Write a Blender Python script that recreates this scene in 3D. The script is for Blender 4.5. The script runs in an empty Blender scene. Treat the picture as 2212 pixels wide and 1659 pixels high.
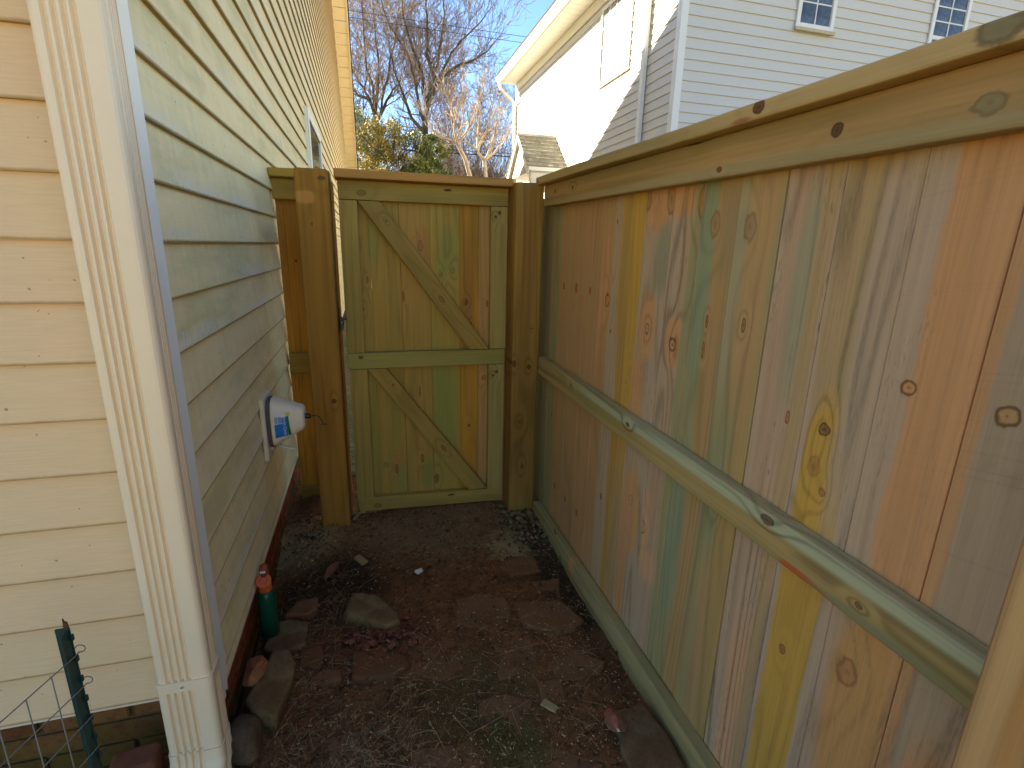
import bpy, bmesh, math, random
import numpy as np
from mathutils import Vector, Matrix, noise as mnoise

R_ = math.radians
rng = random.Random(11)
nrs = np.random.RandomState(5)
scene = bpy.context.scene
COL = scene.collection

# ------------------------------------------------------------------ camera
cam_d = bpy.data.cameras.new('camera')
cam_d.sensor_width = 36.0
cam_d.lens = 1102.0 / 2212.0 * 36.0
cam_d.clip_start = 0.02
cam_d.clip_end = 3000
cam = bpy.data.objects.new('camera', cam_d)
COL.objects.link(cam)
_W, _H, _f = 2212.0, 1659.0, 1102.0
def _ray(x, y):
    return Vector((x - _W / 2, -(y - _H / 2), -_f)).normalized()
_d, _up = _ray(790, 526), -_ray(1010, 4950)
_fy = (_d - _d.dot(_up) * _up).normalized()
_xx = _fy.cross(_up)
M3 = Matrix((_xx, _fy, _up))
cam.matrix_world = Matrix.Translation((0, 0, 1.45)) @ M3.to_4x4()
scene.camera = cam

# ------------------------------------------------------------------ sky, sun, exposure
SUN = Vector((-4.325, 3.7, 3.5)).normalized()
elev = math.asin(SUN.z)
world = bpy.data.worlds.new('World')
scene.world = world
world.use_nodes = True
wn = world.node_tree
wn.nodes.clear()
w_out = wn.nodes.new('ShaderNodeOutputWorld')
w_bg = wn.nodes.new('ShaderNodeBackground')
w_sky = wn.nodes.new('ShaderNodeTexSky')
w_sky.sky_type = 'NISHITA'
w_sky.sun_disc = False
w_sky.sun_elevation = elev
w_sky.sun_rotation = math.atan2(SUN.x, SUN.y)
w_sky.air_density = 1.0
w_sky.dust_density = 0.0
w_sky.ozone_density = 5.0
w_bg.inputs['Strength'].default_value = 0.042
w_hsv = wn.nodes.new('ShaderNodeHueSaturation')
w_hsv.inputs['Saturation'].default_value = 1.0
wn.links.new(w_sky.outputs[0], w_hsv.inputs['Color'])
wn.links.new(w_hsv.outputs[0], w_bg.inputs[0])
wn.links.new(w_bg.outputs[0], w_out.inputs[0])
sun_d = bpy.data.lights.new('sun', 'SUN')
sun_d.energy = 5.0
sun_d.angle = R_(0.5)
sun_d.color = (1.0, 0.86, 0.66)
sun = bpy.data.objects.new('sun', sun_d)
COL.objects.link(sun)
sun.rotation_euler = (-SUN).to_track_quat('-Z', 'Y').to_euler()
sun.location = (-20, 20, 25)
scene.view_settings.view_transform = 'Standard'
scene.view_settings.look = 'None'
scene.view_settings.gamma = 1.0
scene.view_settings.use_curve_mapping = False
scene.view_settings.exposure = 3.08
scene.cycles.use_denoising = True
scene.cycles.max_bounces = 10
scene.cycles.diffuse_bounces = 7
scene.cycles.caustics_reflective = False
scene.cycles.caustics_refractive = False

# ------------------------------------------------------------------ object helpers
WL = {}
def link(name, data, parent=None, loc=(0, 0, 0), mat=None):
    o = bpy.data.objects.new(name, data)
    COL.objects.link(o)
    loc = Vector(loc)
    WL[o.name] = loc
    if parent is not None:
        o.parent = parent
        o.location = loc - WL[parent.name]
    else:
        o.location = loc
    if mat is not None and data is not None and hasattr(data, 'materials') and len(data.materials) == 0:
        data.materials.append(mat)
    return o
def tag(o, label=None, cat=None, group=None, kind=None):
    if label: o['label'] = label
    if cat: o['category'] = cat
    if group: o['group'] = group
    if kind: o['kind'] = kind
    return o
def thing(name, loc, label, cat, group=None):
    return tag(link(name, None, None, loc), label, cat, group)
def mesh_from(name, verts, faces, smooth=False):
    me = bpy.data.meshes.new(name)
    me.from_pydata([tuple(v) for v in verts], [], [tuple(f) for f in faces])
    if smooth:
        me.polygons.foreach_set('use_smooth', [True] * len(me.polygons))
    me.update()
    return me
def bm_mesh(name, bm, smooth=False):
    me = bpy.data.meshes.new(name)
    bmesh.ops.recalc_face_normals(bm, faces=bm.faces)
    bm.to_mesh(me); bm.free()
    if smooth:
        me.polygons.foreach_set('use_smooth', [True] * len(me.polygons))
    return me
def box_mesh(name, sx, sy, sz, bev=0.003, seg=1, origin='bottom'):
    bm = bmesh.new()
    bmesh.ops.create_cube(bm, size=1.0)
    for v in bm.verts:
        v.co = Vector((v.co.x * sx, v.co.y * sy, v.co.z * sz + (sz / 2 if origin == 'bottom' else 0)))
    if bev > 0:
        bmesh.ops.bevel(bm, geom=bm.edges[:], offset=min(bev, .45 * min(sx, sy, sz)), segments=seg, profile=0.5, affect='EDGES')
    return bm_mesh(name, bm)
def box(name, x0, x1, y0, y1, z0, z1, mat, parent=None, bev=0.003, seg=1):
    me = box_mesh(name, x1 - x0, y1 - y0, z1 - z0, bev, seg, 'center')
    return link(name, me, parent, ((x0 + x1) / 2, (y0 + y1) / 2, (z0 + z1) / 2), mat)
def prism(name, poly, axis, a0, a1, mat, parent=None, bev=0.002, loc=None):
    """poly in the plane across axis; 'x' -> (y,z), 'y' -> (x,z), 'z' -> (x,y)."""
    n = len(poly)
    def P(p, a):
        return {'x': (a, p[0], p[1]), 'y': (p[0], a, p[1]), 'z': (p[0], p[1], a)}[axis]
    vs = [Vector(P(p, a0)) for p in poly] + [Vector(P(p, a1)) for p in poly]
    c = Vector(loc) if loc is not None else sum(vs, Vector()) / len(vs)
    bm = bmesh.new()
    bv = [bm.verts.new(v - c) for v in vs]
    bm.faces.new(bv[:n]); bm.faces.new(bv[n:])
    for i in range(n):
        j = (i + 1) % n
        bm.faces.new((bv[i], bv[j], bv[n + j], bv[n + i]))
    if bev > 0:
        bmesh.ops.bevel(bm, geom=bm.edges[:], offset=bev, segments=1, profile=0.5, affect='EDGES')
    return link(name, bm_mesh(name, bm), parent, c, mat)
def tube_arrays(polys, sides=5):
    """polys: list of (points Nx3, radii N). Returns verts, faces."""
    V, F = [], []
    base = 0
    ang = np.linspace(0, 2 * np.pi, sides, endpoint=False)
    ca, sa = np.cos(ang), np.sin(ang)
    for P, r in polys:
        P = np.asarray(P, float); r = np.asarray(r, float)
        n = len(P)
        T = np.empty_like(P)
        T[1:-1] = P[2:] - P[:-2]; T[0] = P[1] - P[0]; T[-1] = P[-1] - P[-2]
        T /= np.linalg.norm(T, axis=1)[:, None] + 1e-9
        ref = np.array([0., 0., 1.]) if abs(T[:, 2].mean()) < .85 else np.array([1., 0., 0.])
        A = np.cross(T, ref); A /= np.linalg.norm(A, axis=1)[:, None] + 1e-9
        B = np.cross(T, A)
        ring = P[:, None, :] + r[:, None, None] * (A[:, None, :] * ca[None, :, None] + B[:, None, :] * sa[None, :, None])
        V.append(ring.reshape(-1, 3))
        for i in range(n - 1):
            a = base + i * sides
            for k in range(sides):
                k2 = (k + 1) % sides
                F.append((a + k, a + k2, a + sides + k2, a + sides + k))
        base += n * sides
    return np.concatenate(V), F
def tube(name, pts, r, mat, parent=None, sides=8, smooth=True, loc=(0, 0, 0)):
    rr = [r] * len(pts) if not hasattr(r, '__len__') else r
    V, F = tube_arrays([(pts, rr)], sides)
    n = len(pts) * sides
    F.append(tuple(range(sides))[::-1]); F.append(tuple(range(n - sides, n)))
    return link(name, mesh_from(name, V - np.array(loc), F, smooth), parent, loc, mat)

# ------------------------------------------------------------------ node helpers
KF, KG, KP, KL, KR = (2.35, 1.92, 1.40), (2.42, 2.04, 1.28), (2.32, 1.95, 1.22), (2.42, 2.08, 1.2), (2.05, 1.62, 1.16)
def mulk(k, f): return tuple(v * f for v in k)
def lin(c, k=1.0):
    out = []
    kk = k if hasattr(k, '__len__') else (k, k, k)
    for v, q in zip(c[:3], kk):
        v = v / 255.0
        v = v / 12.92 if v <= 0.04045 else ((v + 0.055) / 1.055) ** 2.4
        out.append(min(0.9, v * q))
    return tuple(out) + (1.0,)
class NB:
    def __init__(self, name, rough=0.8, spec=0.25):
        self.m = bpy.data.materials.new(name)
        self.m.use_nodes = True
        self.t = self.m.node_tree
        self.t.nodes.clear()
        self.out = self.t.nodes.new('ShaderNodeOutputMaterial')
        self.b = self.t.nodes.new('ShaderNodeBsdfPrincipled')
        self.b.inputs['Roughness'].default_value = rough
        self.b.inputs['Specular IOR Level'].default_value = spec
        self.t.links.new(self.b.outputs[0], self.out.inputs[0])
    def _set(self, sock, v):
        if isinstance(v, bpy.types.NodeSocket):
            self.t.links.new(v, sock)
        else:
            sock.default_value = v
    def math(self, op, a, b=0.0, c=None, clamp=False):
        n = self.t.nodes.new('ShaderNodeMath'); n.operation = op; n.use_clamp = clamp
        self._set(n.inputs[0], a); self._set(n.inputs[1], b)
        if c is not None: self._set(n.inputs[2], c)
        return n.outputs[0]
    def add(self, a, b): return self.math('ADD', a, b)
    def sub(self, a, b): return self.math('SUBTRACT', a, b)
    def mul(self, a, b): return self.math('MULTIPLY', a, b)
    def objcoord(self):
        tc = self.t.nodes.new('ShaderNodeTexCoord')
        return tc.outputs['Object']
    def sep(self, v):
        n = self.t.nodes.new('ShaderNodeSeparateXYZ'); self._set(n.inputs[0], v)
        return n.outputs[0], n.outputs[1], n.outputs[2]
    def comb(self, x, y, z):
        n = self.t.nodes.new('ShaderNodeCombineXYZ')
        self._set(n.inputs[0], x); self._set(n.inputs[1], y); self._set(n.inputs[2], z)
        return n.outputs[0]
    def noise(self, vec, scale=1.0, detail=2.0, rough=0.5, dist=0.0):
        n = self.t.nodes.new('ShaderNodeTexNoise')
        self._set(n.inputs['Vector'], vec)
        n.inputs['Scale'].default_value = scale
        n.inputs['Detail'].default_value = detail
        n.inputs['Roughness'].default_value = rough
        n.inputs['Distortion'].default_value = dist
        return n.outputs[0]
    def voronoi(self, vec, scale, feature='F1', out=0):
        n = self.t.nodes.new('ShaderNodeTexVoronoi'); n.feature = feature
        self._set(n.inputs['Vector'], vec); n.inputs['Scale'].default_value = scale
        return n.outputs[out]
    def step(self, x, lo, hi, a=0.0, b=1.0):
        n = self.t.nodes.new('ShaderNodeMapRange'); n.interpolation_type = 'SMOOTHSTEP'
        self._set(n.inputs['Value'], x)
        n.inputs['From Min'].default_value = lo; n.inputs['From Max'].default_value = hi
        n.inputs['To Min'].default_value = a; n.inputs['To Max'].default_value = b
        return n.outputs[0]
    def mix(self, f, a, b, mode='MIX'):
        n = self.t.nodes.new('ShaderNodeMix'); n.data_type = 'RGBA'; n.blend_type = mode
        self._set(n.inputs[0], f); self._set(n.inputs[6], a); self._set(n.inputs[7], b)
        return n.outputs[2]
    def rand(self):
        n = self.t.nodes.new('ShaderNodeObjectInfo'); return n.outputs['Random']
    def hsv(self, col, h=0.5, s=1.0, v=1.0):
        n = self.t.nodes.new('ShaderNodeHueSaturation')
        self._set(n.inputs['Hue'], h); self._set(n.inputs['Saturation'], s); self._set(n.inputs['Value'], v)
        self._set(n.inputs['Color'], col)
        return n.outputs[0]
    def bump(self, h, strength=0.2, dist=0.01):
        n = self.t.nodes.new('ShaderNodeBump')
        n.inputs['Strength'].default_value = strength; n.inputs['Distance'].default_value = dist
        self._set(n.inputs['Height'], h)
        self.t.links.new(n.outputs[0], self.b.inputs['Normal'])
    def color(self, c): self._set(self.b.inputs['Base Color'], c)
    def rough(self, r): self._set(self.b.inputs['Roughness'], r)

def simple(name, col, rough=0.6, spec=0.3, metal=0.0, var=0.12, scale=18.0, bump=0.0):
    nb = NB(name, rough, spec)
    nb.b.inputs['Metallic'].default_value = metal
    co = nb.objcoord()
    n = nb.noise(co, scale, 4.0, 0.6)
    c = tuple(col[:3]) + (1.0,)
    dark = tuple(v * (1 - var) for v in col[:3]) + (1.0,)
    lite = tuple(min(1, v * (1 + var * .6)) for v in col[:3]) + (1.0,)
    nb.color(nb.mix(n, dark, lite))
    if bump: nb.bump(n, bump, 0.01)
    return nb.m

# wood: u across the board, v along it (object space). Patches, knots: shapes that belong to the board itself
def wood(name, base, base2=None, seed=0, uax='Y', vax='Z', patches=(), knots=(), grain=0.5, rings=13.0,
         flecks=0.0, saw=0.0, K=KF, vs=0.42, ru=6.0, streak=0.20, rough=0.78, blue=None):
    nb = NB(name, rough, 0.2)
    x, y, z = nb.sep(nb.objcoord())
    ax = {'X': x, 'Y': y, 'Z': z}
    u, v = ax[uax], ax[vax]
    t = [ax[k] for k in 'XYZ' if k not in (uax, vax)][0]
    sd = seed * 7.31
    ut = nb.add(u, nb.mul(t, 0.8))
    F = nb.noise(nb.comb(nb.add(nb.mul(ut, ru), sd), nb.mul(v, vs), nb.add(nb.mul(t, 3.0), sd * .37)), 1.0, 1.5, 0.45)
    warp = nb.noise(nb.comb(nb.mul(ut, 9.0), nb.mul(v, 4.0), sd), 1.0, 2.0)
    warp = nb.sub(warp, 0.5)
    kd = []
    kn_w = nb.noise(nb.comb(nb.mul(u, 60.0), nb.mul(v, 45.0), sd), 1.0, 2.0) if knots else None
    for (ku, kv, kr, asp, kc, ring) in knots:
        du = nb.sub(u, ku); dv = nb.sub(v, kv)
        d2 = nb.add(nb.mul(du, du), nb.mul(nb.mul(dv, dv), 0.22))
        e = nb.math('EXPONENT', nb.mul(d2, -1.0 / (2.6 * kr) ** 2))
        F = nb.add(F, nb.mul(e, 0.13))
        q = nb.math('SQRT', nb.add(nb.mul(nb.mul(du, du), 1 / kr ** 2), nb.mul(nb.mul(dv, dv), 1 / (kr * asp) ** 2)))
        q = nb.add(q, nb.add(nb.mul(warp, 0.7), nb.mul(nb.sub(kn_w, 0.5), 0.9)))
        kd.append((q, kc, ring))
    g = nb.math('SINE', nb.mul(F, rings * 6.283))
    g = nb.math('POWER', nb.add(nb.mul(g, 0.5), 0.5), 3.0)
    S = nb.noise(nb.comb(nb.mul(ut, 170.0), nb.mul(v, 2.6), sd), 1.0, 3.0, 0.6)
    S2 = nb.noise(nb.comb(nb.mul(ut, 42.0), nb.mul(v, 0.9), sd + 4.0), 1.0, 2.0, 0.5)
    L = nb.noise(nb.comb(nb.mul(ut, 8.0), nb.mul(v, 0.9), sd + 9.0), 1.0, 2.0, 0.5)
    b1 = lin(base, K); b2 = lin(base2 or [c * .9 for c in base], K)
    col = nb.mix(nb.step(nb.add(L, nb.mul(nb.sub(S2, .5), .5)), 0.36, 0.64), b1, b2)
    for (pu, pv, pru, prv, pc, soft) in patches:
        du = nb.mul(nb.sub(u, pu), 1.0 / pru); dv = nb.mul(nb.sub(v, pv), 1.0 / prv)
        q = nb.math('POWER', nb.add(nb.math('POWER', nb.math('ABSOLUTE', du), 3.0), nb.math('POWER', nb.math('ABSOLUTE', dv), 3.0)), 0.3333)
        q = nb.add(q, nb.mul(warp, 0.6))
        q = nb.add(q, nb.mul(nb.sub(S2, .5), soft * .9))
        col = nb.mix(nb.step(q, 1.0 - soft, 1.0 + soft, 1.0, 0.0), col, lin(pc, K))
    gm = nb.noise(nb.comb(nb.mul(ut, 5.0), nb.mul(v, 1.1), sd + 21.0), 1.0, 1.0)
    gm = nb.step(gm, 0.3, 0.68)
    val = nb.sub(1.0, nb.mul(nb.mul(g, gm), 0.42 * grain))
    val = nb.sub(val, nb.mul(nb.sub(S, 0.42), streak * 2.0))
    val = nb.sub(val, nb.mul(nb.sub(S2, 0.5), 0.15))
    if flecks:
        fn = nb.noise(nb.comb(nb.mul(ut, 300.0), nb.mul(v, 34.0), sd + 2.0), 1.0, 1.0)
        fm = nb.noise(nb.comb(nb.mul(ut, 18.0), nb.mul(v, 3.2), sd + 31.0), 1.0, 2.0)
        fl = nb.mul(nb.step(fn, 0.60, 0.70), nb.step(fm, 0.46, 0.62))
        gl = nb.mul(nb.step(g, 0.35, 0.8), nb.step(fn, 0.42, 0.62))
        fl = nb.math('MAXIMUM', fl, nb.mul(gl, gm))
        col = nb.mix(nb.mul(fl, flecks * .62), col, lin(blue or (86, 82, 76), mulk(K, .75)))
    if saw:
        sn = nb.noise(nb.comb(nb.mul(ut, 1.2), nb.add(nb.mul(v, 150.0), nb.mul(u, 26.0)), sd), 1.0, 1.0)
        val = nb.sub(val, nb.mul(nb.step(sn, 0.60, 0.72), 0.07 * saw))
    for (q, kc, ring) in kd:
        col = nb.mix(nb.step(q, 1.15, 0.85), col, lin(kc, K))
        rg = nb.mul(nb.step(q, 0.62, 0.92), nb.step(q, 1.22, 0.98))
        col = nb.mix(nb.mul(rg, ring * .8), col, lin((78, 54, 38), mulk(K, .7)))
        core = nb.mul(nb.step(q, 0.34, 0.12), ring * .55)
        col = nb.mix(core, col, lin((72, 50, 36), mulk(K, .75)))
    vv = nb.comb(val, val, val)
    col = nb.mix(1.0, col, vv, 'MULTIPLY')
    nb.color(col)
    h = nb.add(nb.mul(S, 0.6), nb.mul(g, -0.35))
    nb.bump(h, 0.22, 0.004)
    nb.rough(nb.add(0.66, nb.mul(S, 0.22)))
    return nb.m

# ------------------------------------------------------------------ materials
def siding_mat(name, base, algae, dirt, scuff):
    nb = NB(name, 0.55, 0.3)
    x, y, z = nb.sep(nb.objcoord())
    rnd = nb.mul(nb.rand(), 37.0)
    along = nb.add(x, y)
    gr = nb.noise(nb.comb(nb.mul(along, 14.0), nb.mul(z, 260.0), rnd), 1.0, 3.0, 0.6)
    big = nb.noise(nb.comb(nb.mul(along, 1.7), nb.mul(z, 7.0), rnd), 1.0, 4.0, 0.62)
    stk = nb.noise(nb.comb(nb.mul(along, 26.0), nb.mul(z, 5.0), rnd), 1.0, 3.0, 0.6)
    col = nb.mix(nb.step(gr, 0.3, 0.7), lin(base, .93), lin(base, 1.0))
    col = nb.mix(nb.mul(nb.step(nb.add(nb.mul(big, .65), nb.mul(stk, .35)), 0.40, 0.62), algae), col, lin((206, 192, 132)))
    col = nb.mix(nb.mul(nb.step(big, 0.52, 0.72), algae * .75), col, lin((186, 178, 112)))
    if scuff:
        q = nb.sub(nb.add(nb.mul(stk, 0.09), nb.mul(big, 0.05)), z)
        sp = nb.noise(nb.comb(nb.mul(along, 90.0), nb.mul(z, 60.0), rnd), 1.0, 3.0, .65)
        m = nb.mul(nb.step(q, 0.018, 0.05), nb.step(sp, 0.42, 0.60))
        wl = nb.step(nb.noise(nb.comb(nb.mul(along, 1.1), 0.0, rnd), 1.0, 1.0), 0.45, 0.6)
        col = nb.mix(nb.mul(nb.mul(m, wl), scuff), col, lin((222, 222, 205)))
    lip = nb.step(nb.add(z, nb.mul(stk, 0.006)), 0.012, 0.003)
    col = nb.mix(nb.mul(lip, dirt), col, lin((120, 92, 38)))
    sp2 = nb.noise(nb.comb(nb.mul(along, 75.0), nb.mul(z, 75.0), rnd), 1.0, 1.0)
    col = nb.mix(nb.mul(nb.step(sp2, 0.765, 0.785), 0.6), col, lin((110, 84, 50)))
    nb.color(col)
    nb.bump(nb.add(nb.mul(gr, .5), nb.mul(big, .9)), 0.16, 0.007)
    return nb.m
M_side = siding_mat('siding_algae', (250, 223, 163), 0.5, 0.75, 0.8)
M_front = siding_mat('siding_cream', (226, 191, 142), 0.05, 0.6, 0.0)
M_nb = siding_mat('siding_white', (202, 198, 188), 0.0, 0.25, 0.0)
M_white = simple('white_vinyl', lin((250, 240, 220)), 0.45, 0.35, var=.05, scale=9)
M_trim = simple('cream_trim', lin((226, 210, 176)), 0.5, 0.3, var=.08, scale=7)
M_spout = simple('cream_painted_aluminium', lin((234, 210, 170)), 0.38, 0.45, var=.05, scale=14)
M_nbtrim = simple('white_trim', lin((222, 220, 212)), 0.5, 0.3, var=.04)
M_seam = simple('dirty_seam', lin((120, 108, 82)), 0.8, 0.1)
M_sillrot = simple('stained_sill', lin((196, 180, 150)), 0.8, 0.1, var=.45, scale=30)
M_roofdark = simple('dark_roof_edge', (0.03, 0.03, 0.032), 0.9, 0.1, var=.4, scale=60)
def glass_mat(name, tint):
    nb = NB(name, 0.06, 0.5)
    n = nb.noise(nb.objcoord(), 3.0, 4.0, 0.7, 1.2)
    nb.color(nb.mix(nb.step(n, .35, .7), tuple(tint) + (1,), tuple(t * 3.2 for t in tint) + (1,)))
    return nb.m
M_glass = glass_mat('window_glass', (0.035, 0.04, 0.045))
M_glasslit = glass_mat('sunlit_glass', (0.10, 0.115, 0.12))  # lighter glass copy, with the sunlight on the panes put into its colour
M_black = simple('black_metal', (0.012, 0.011, 0.011), 0.4, 0.5, var=.3, scale=40)
M_steel = simple('bright_steel', (0.55, 0.54, 0.5), 0.3, 0.5, metal=1.0)

def brick_mat(name, c1, c2, mh, ml):
    nb = NB(name, 0.9, 0.1)
    co = nb.objcoord()
    n = nb.noise(co, 38.0, 4.0, .65)
    n2 = nb.noise(co, 9.0, 3.0, .6)
    r = nb.rand()
    c = nb.mix(r, lin(c1), lin(c2))
    c = nb.mix(nb.mul(nb.step(n, .45, .7), .6), c, lin((70, 40, 30)))
    geo = nb.t.nodes.new('ShaderNodeNewGeometry')
    gx, gy, gz = nb.sep(geo.outputs['Position'])
    moss = nb.step(nb.add(gz, nb.mul(nb.sub(n2, .5), .22)), mh, ml)
    c = nb.mix(nb.mul(moss, 0.85), c, nb.mix(n, lin((92, 78, 26)), lin((62, 52, 24))))
    nb.color(c)
    nb.bump(n, .5, .006)
    return nb.m
M_brick = brick_mat('brick', (134, 56, 36), (150, 78, 48), .15, .0)
M_brickf = brick_mat('brown_brick', (104, 64, 36), (124, 84, 46), .27, .06)
M_mortar = simple('mortar', lin((92, 76, 48)), 0.95, 0.05, var=.45, scale=30)

# ------------------------------------------------------------------ the house beside the passage
XW, YF = -0.46, 1.31                    # side wall plane, front wall plane
LAP = 0.13
RY, RZ, RS = 10.6, 7.95, 0.57           # gable ridge and slope
def rake_z(y): return RZ - RS * abs(y - RY)
house = thing('house', (XW, YF, 0), 'cream vinyl sided house with green algae streaks and a fluted downspout at its corner', 'house')
PROF = [(-.012, 0), (.0155, 0), (.0168, .005), (.0115, .05), (.0065, .095), (.003, .1345), (-.012, .1345)]
def course_side(x, z0, y0, y1f, mat, parent, sgn=1, lap=LAP, y0f=None, name='siding_panel'):
    V, F = [], []
    n = len(PROF)
    for (o, dz) in PROF:
        dz = dz * lap / LAP
        V.append((sgn * o, y0 if y0f is None else y0f(z0 + dz), dz))
    for (o, dz) in PROF:
        dz = dz * lap / LAP
        V.append((sgn * o, y1f(z0 + dz), dz))
    F.append(tuple(range(n))); F.append(tuple(range(n, 2 * n))[::-1])
    for i in range(n):
        j = (i + 1) % n
        F.append((i, n + i, n + j, j))
    bm = bmesh.new()
    bv = [bm.verts.new(v) for v in V]
    for f in F: bm.faces.new([bv[i] for i in f])
    return link(name, bm_mesh(name, bm), parent, (x, 0, z0), mat)
def course_front(y, z0, x0f, x1f, mat, parent, lap=LAP, name='siding_panel'):
    n = len(PROF)
    V = [(x0f(z0 + d * lap / LAP), -o, d * lap / LAP) for o, d in PROF] + [(x1f(z0 + d * lap / LAP), -o, d * lap / LAP) for o, d in PROF]
    F = [tuple(range(n)), tuple(range(n, 2 * n))[::-1]] + [(i, n + i, n + (i + 1) % n, (i + 1) % n) for i in range(n)]
    bm = bmesh.new()
    bv = [bm.verts.new(v) for v in V]
    for f in F: bm.faces.new([bv[i] for i in f])
    return link(name, bm_mesh(name, bm), parent, (0, y, z0), mat)
def wall_end(z):  return min(19.7, RY + (RZ - .10 - z) / RS)
def wall_start(z): return max(1.335, RY - (RZ - .10 - z) / RS)
zb = 1.444 - LAP * 9                    # lowest lap
k = 0
z = zb
while z < RZ - .35:
    ye = wall_end(z)
    ya = max(1.335, wall_start(z))
    yj = ya + rng.uniform(1.9, 3.6)
    while yj < ye - .8:
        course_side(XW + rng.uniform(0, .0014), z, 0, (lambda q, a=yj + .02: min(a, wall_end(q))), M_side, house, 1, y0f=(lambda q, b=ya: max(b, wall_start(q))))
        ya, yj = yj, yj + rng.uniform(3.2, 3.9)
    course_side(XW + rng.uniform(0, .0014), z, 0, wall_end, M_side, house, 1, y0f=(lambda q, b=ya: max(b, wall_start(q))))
    z += LAP
course_side(XW - .003, zb - .052, 1.335, lambda q: 19.7, M_side, house, 1, lap=.054)    # starter strip under the lowest lap
z = zb
while z < 2.55:
    course_front(YF, z, lambda q: -4.2, lambda q: -0.49, M_front, house)
    z += LAP
# solid core, gable end, so that no light leaks through
core = [(YF + .02, .235), (19.68, .235), (19.68, 2.72), (RY, RZ - .12), (YF + .02, 2.60)]
prism('wall_core', core, 'x', -7.5, XW - .014, M_trim, house, bev=0)
# corner post (white vinyl), with a broken lower end
CP = [(-.505, 1.275), (-.436, 1.275), (-.436, 1.350), (-.452, 1.350), (-.452, 1.33), (-.475, 1.30), (-.505, 1.30)]
cpo = prism('corner_post', CP, 'z', .335, 2.62, M_white, house, bev=.0015)
chip_p = [(1.285, .345), (1.350, .352), (1.366, .318), (1.350, .300), (1.362, .275), (1.345, .262), (1.336, .225), (1.325, .242), (1.315, .232), (1.29, .25)]
prism('broken_corner_flap', chip_p, 'x', -.4405, -.4365, M_white, house, bev=0)
prism('corner_post_foot', [(-.505, 1.275), (-.440, 1.275), (-.440, 1.33), (-.452, 1.33), (-.475, 1.30), (-.505, 1.30)], 'z', .21, .337, M_white, house, bev=.001)

# brick foundation
fnd = box('foundation', -7.4, -.492, YF + .035, 19.6, -.3, .262, M_mortar, house, 0)
bme = box_mesh('brick', .085, .195, .060, .006, 1, 'center')
bmf = box_mesh('brick', .197, .085, .062, .005, 1, 'center')
for c in range(4):
    for i in range(9):
        y = 1.46 + i * .207 + (c % 2) * .1035
        if y > 3.2: continue
        link('brick', bme, fnd, (-.5155 + rng.uniform(-.003, .003), y, .185 - c * .072 + .006), M_brick)
    for i in range(7):
        x = -.57 - i * .207 - (c % 2) * .1035
        link('brick', bmf, fnd, (x, YF + .066 + rng.uniform(-.003, .003), .222 - c * .072), M_brickf)

# fluted downspout at the corner
def flute_profile(w, d, grow=0.0):
    """closed outline seen from above: front faces -y; returns (x,y) list, x from the left edge."""
    pts = []
    r = .014
    def arc(cx_, cy_, a0, a1, n=4):
        for i in range(n + 1):
            a = a0 + (a1 - a0) * i / n
            pts.append((cx_ + r * math.cos(a), cy_ + r * math.sin(a)))
    arc(r, r, math.pi, 1.5 * math.pi)
    for i in range(4):                                 # front ribs
        c = .027 + i * .0150
        for o, dd in ((-.0058, 0), (-.0024, .0072), (.0010, .0072), (.0046, 0)):
            pts.append((c + o, dd))
    arc(w - r, r, 1.5 * math.pi, 2 * math.pi)
    for i in range(4):                                 # side ribs
        c = .028 + i * .0105
        for o, dd in ((-.0038, 0), (-.0014, .0032), (.0014, .0032), (.0038, 0)):
            pts.append((w - dd, c + o))
    arc(w - r, d - r, 0, .5 * math.pi)
    arc(r, d - r, .5 * math.pi, math.pi)
    if grow:
        cx_, cy_ = w / 2, d / 2
        pts = [(cx_ + (x - cx_) * (1 + grow * 2 / w), cy_ + (y - cy_) * (1 + grow * 2 / d)) for x, y in pts]
    return pts
DX, DY, DW, DD = -.543, 1.196, .118, .074
def loft(name, rings, mat, parent, smooth=False, caps=True):
    n = len(rings[0]); c = Vector(rings[0][0])
    V = [tuple(Vector(p) - c) for r in rings for p in r]
    F = []
    for i in range(len(rings) - 1):
        for a in range(n):
            b = (a + 1) % n
            F.append((i * n + a, i * n + b, (i + 1) * n + b, (i + 1) * n + a))
    if caps:
        F.append(tuple(range(n))[::-1]); F.append(tuple(range((len(rings) - 1) * n, len(rings) * n)))
    bm = bmesh.new()
    bv = [bm.verts.new(v) for v in V]
    for f in F: bm.faces.new([bv[i] for i in f])
    return link(name, bm_mesh(name, bm, smooth), parent, c, mat)
def ring_at(prof, z, dx=0, dy=0, s=1.0, tilt=0.0):
    return [(DX + DW / 2 + (x - DW / 2) * s + dx, DY + dy + (y * s), z + (DD - y) * tilt) for x, y in prof]
P0 = flute_profile(DW, DD)
P1 = flute_profile(DW, DD, .0028)
spout = loft('downspout', [ring_at(P0, .385), ring_at(P0, 2.62)], M_spout, house)
loft('downspout_sleeve', [ring_at(P1, .182), ring_at(P1, .372), ring_at(P1, .374)], M_spout, house)
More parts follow.
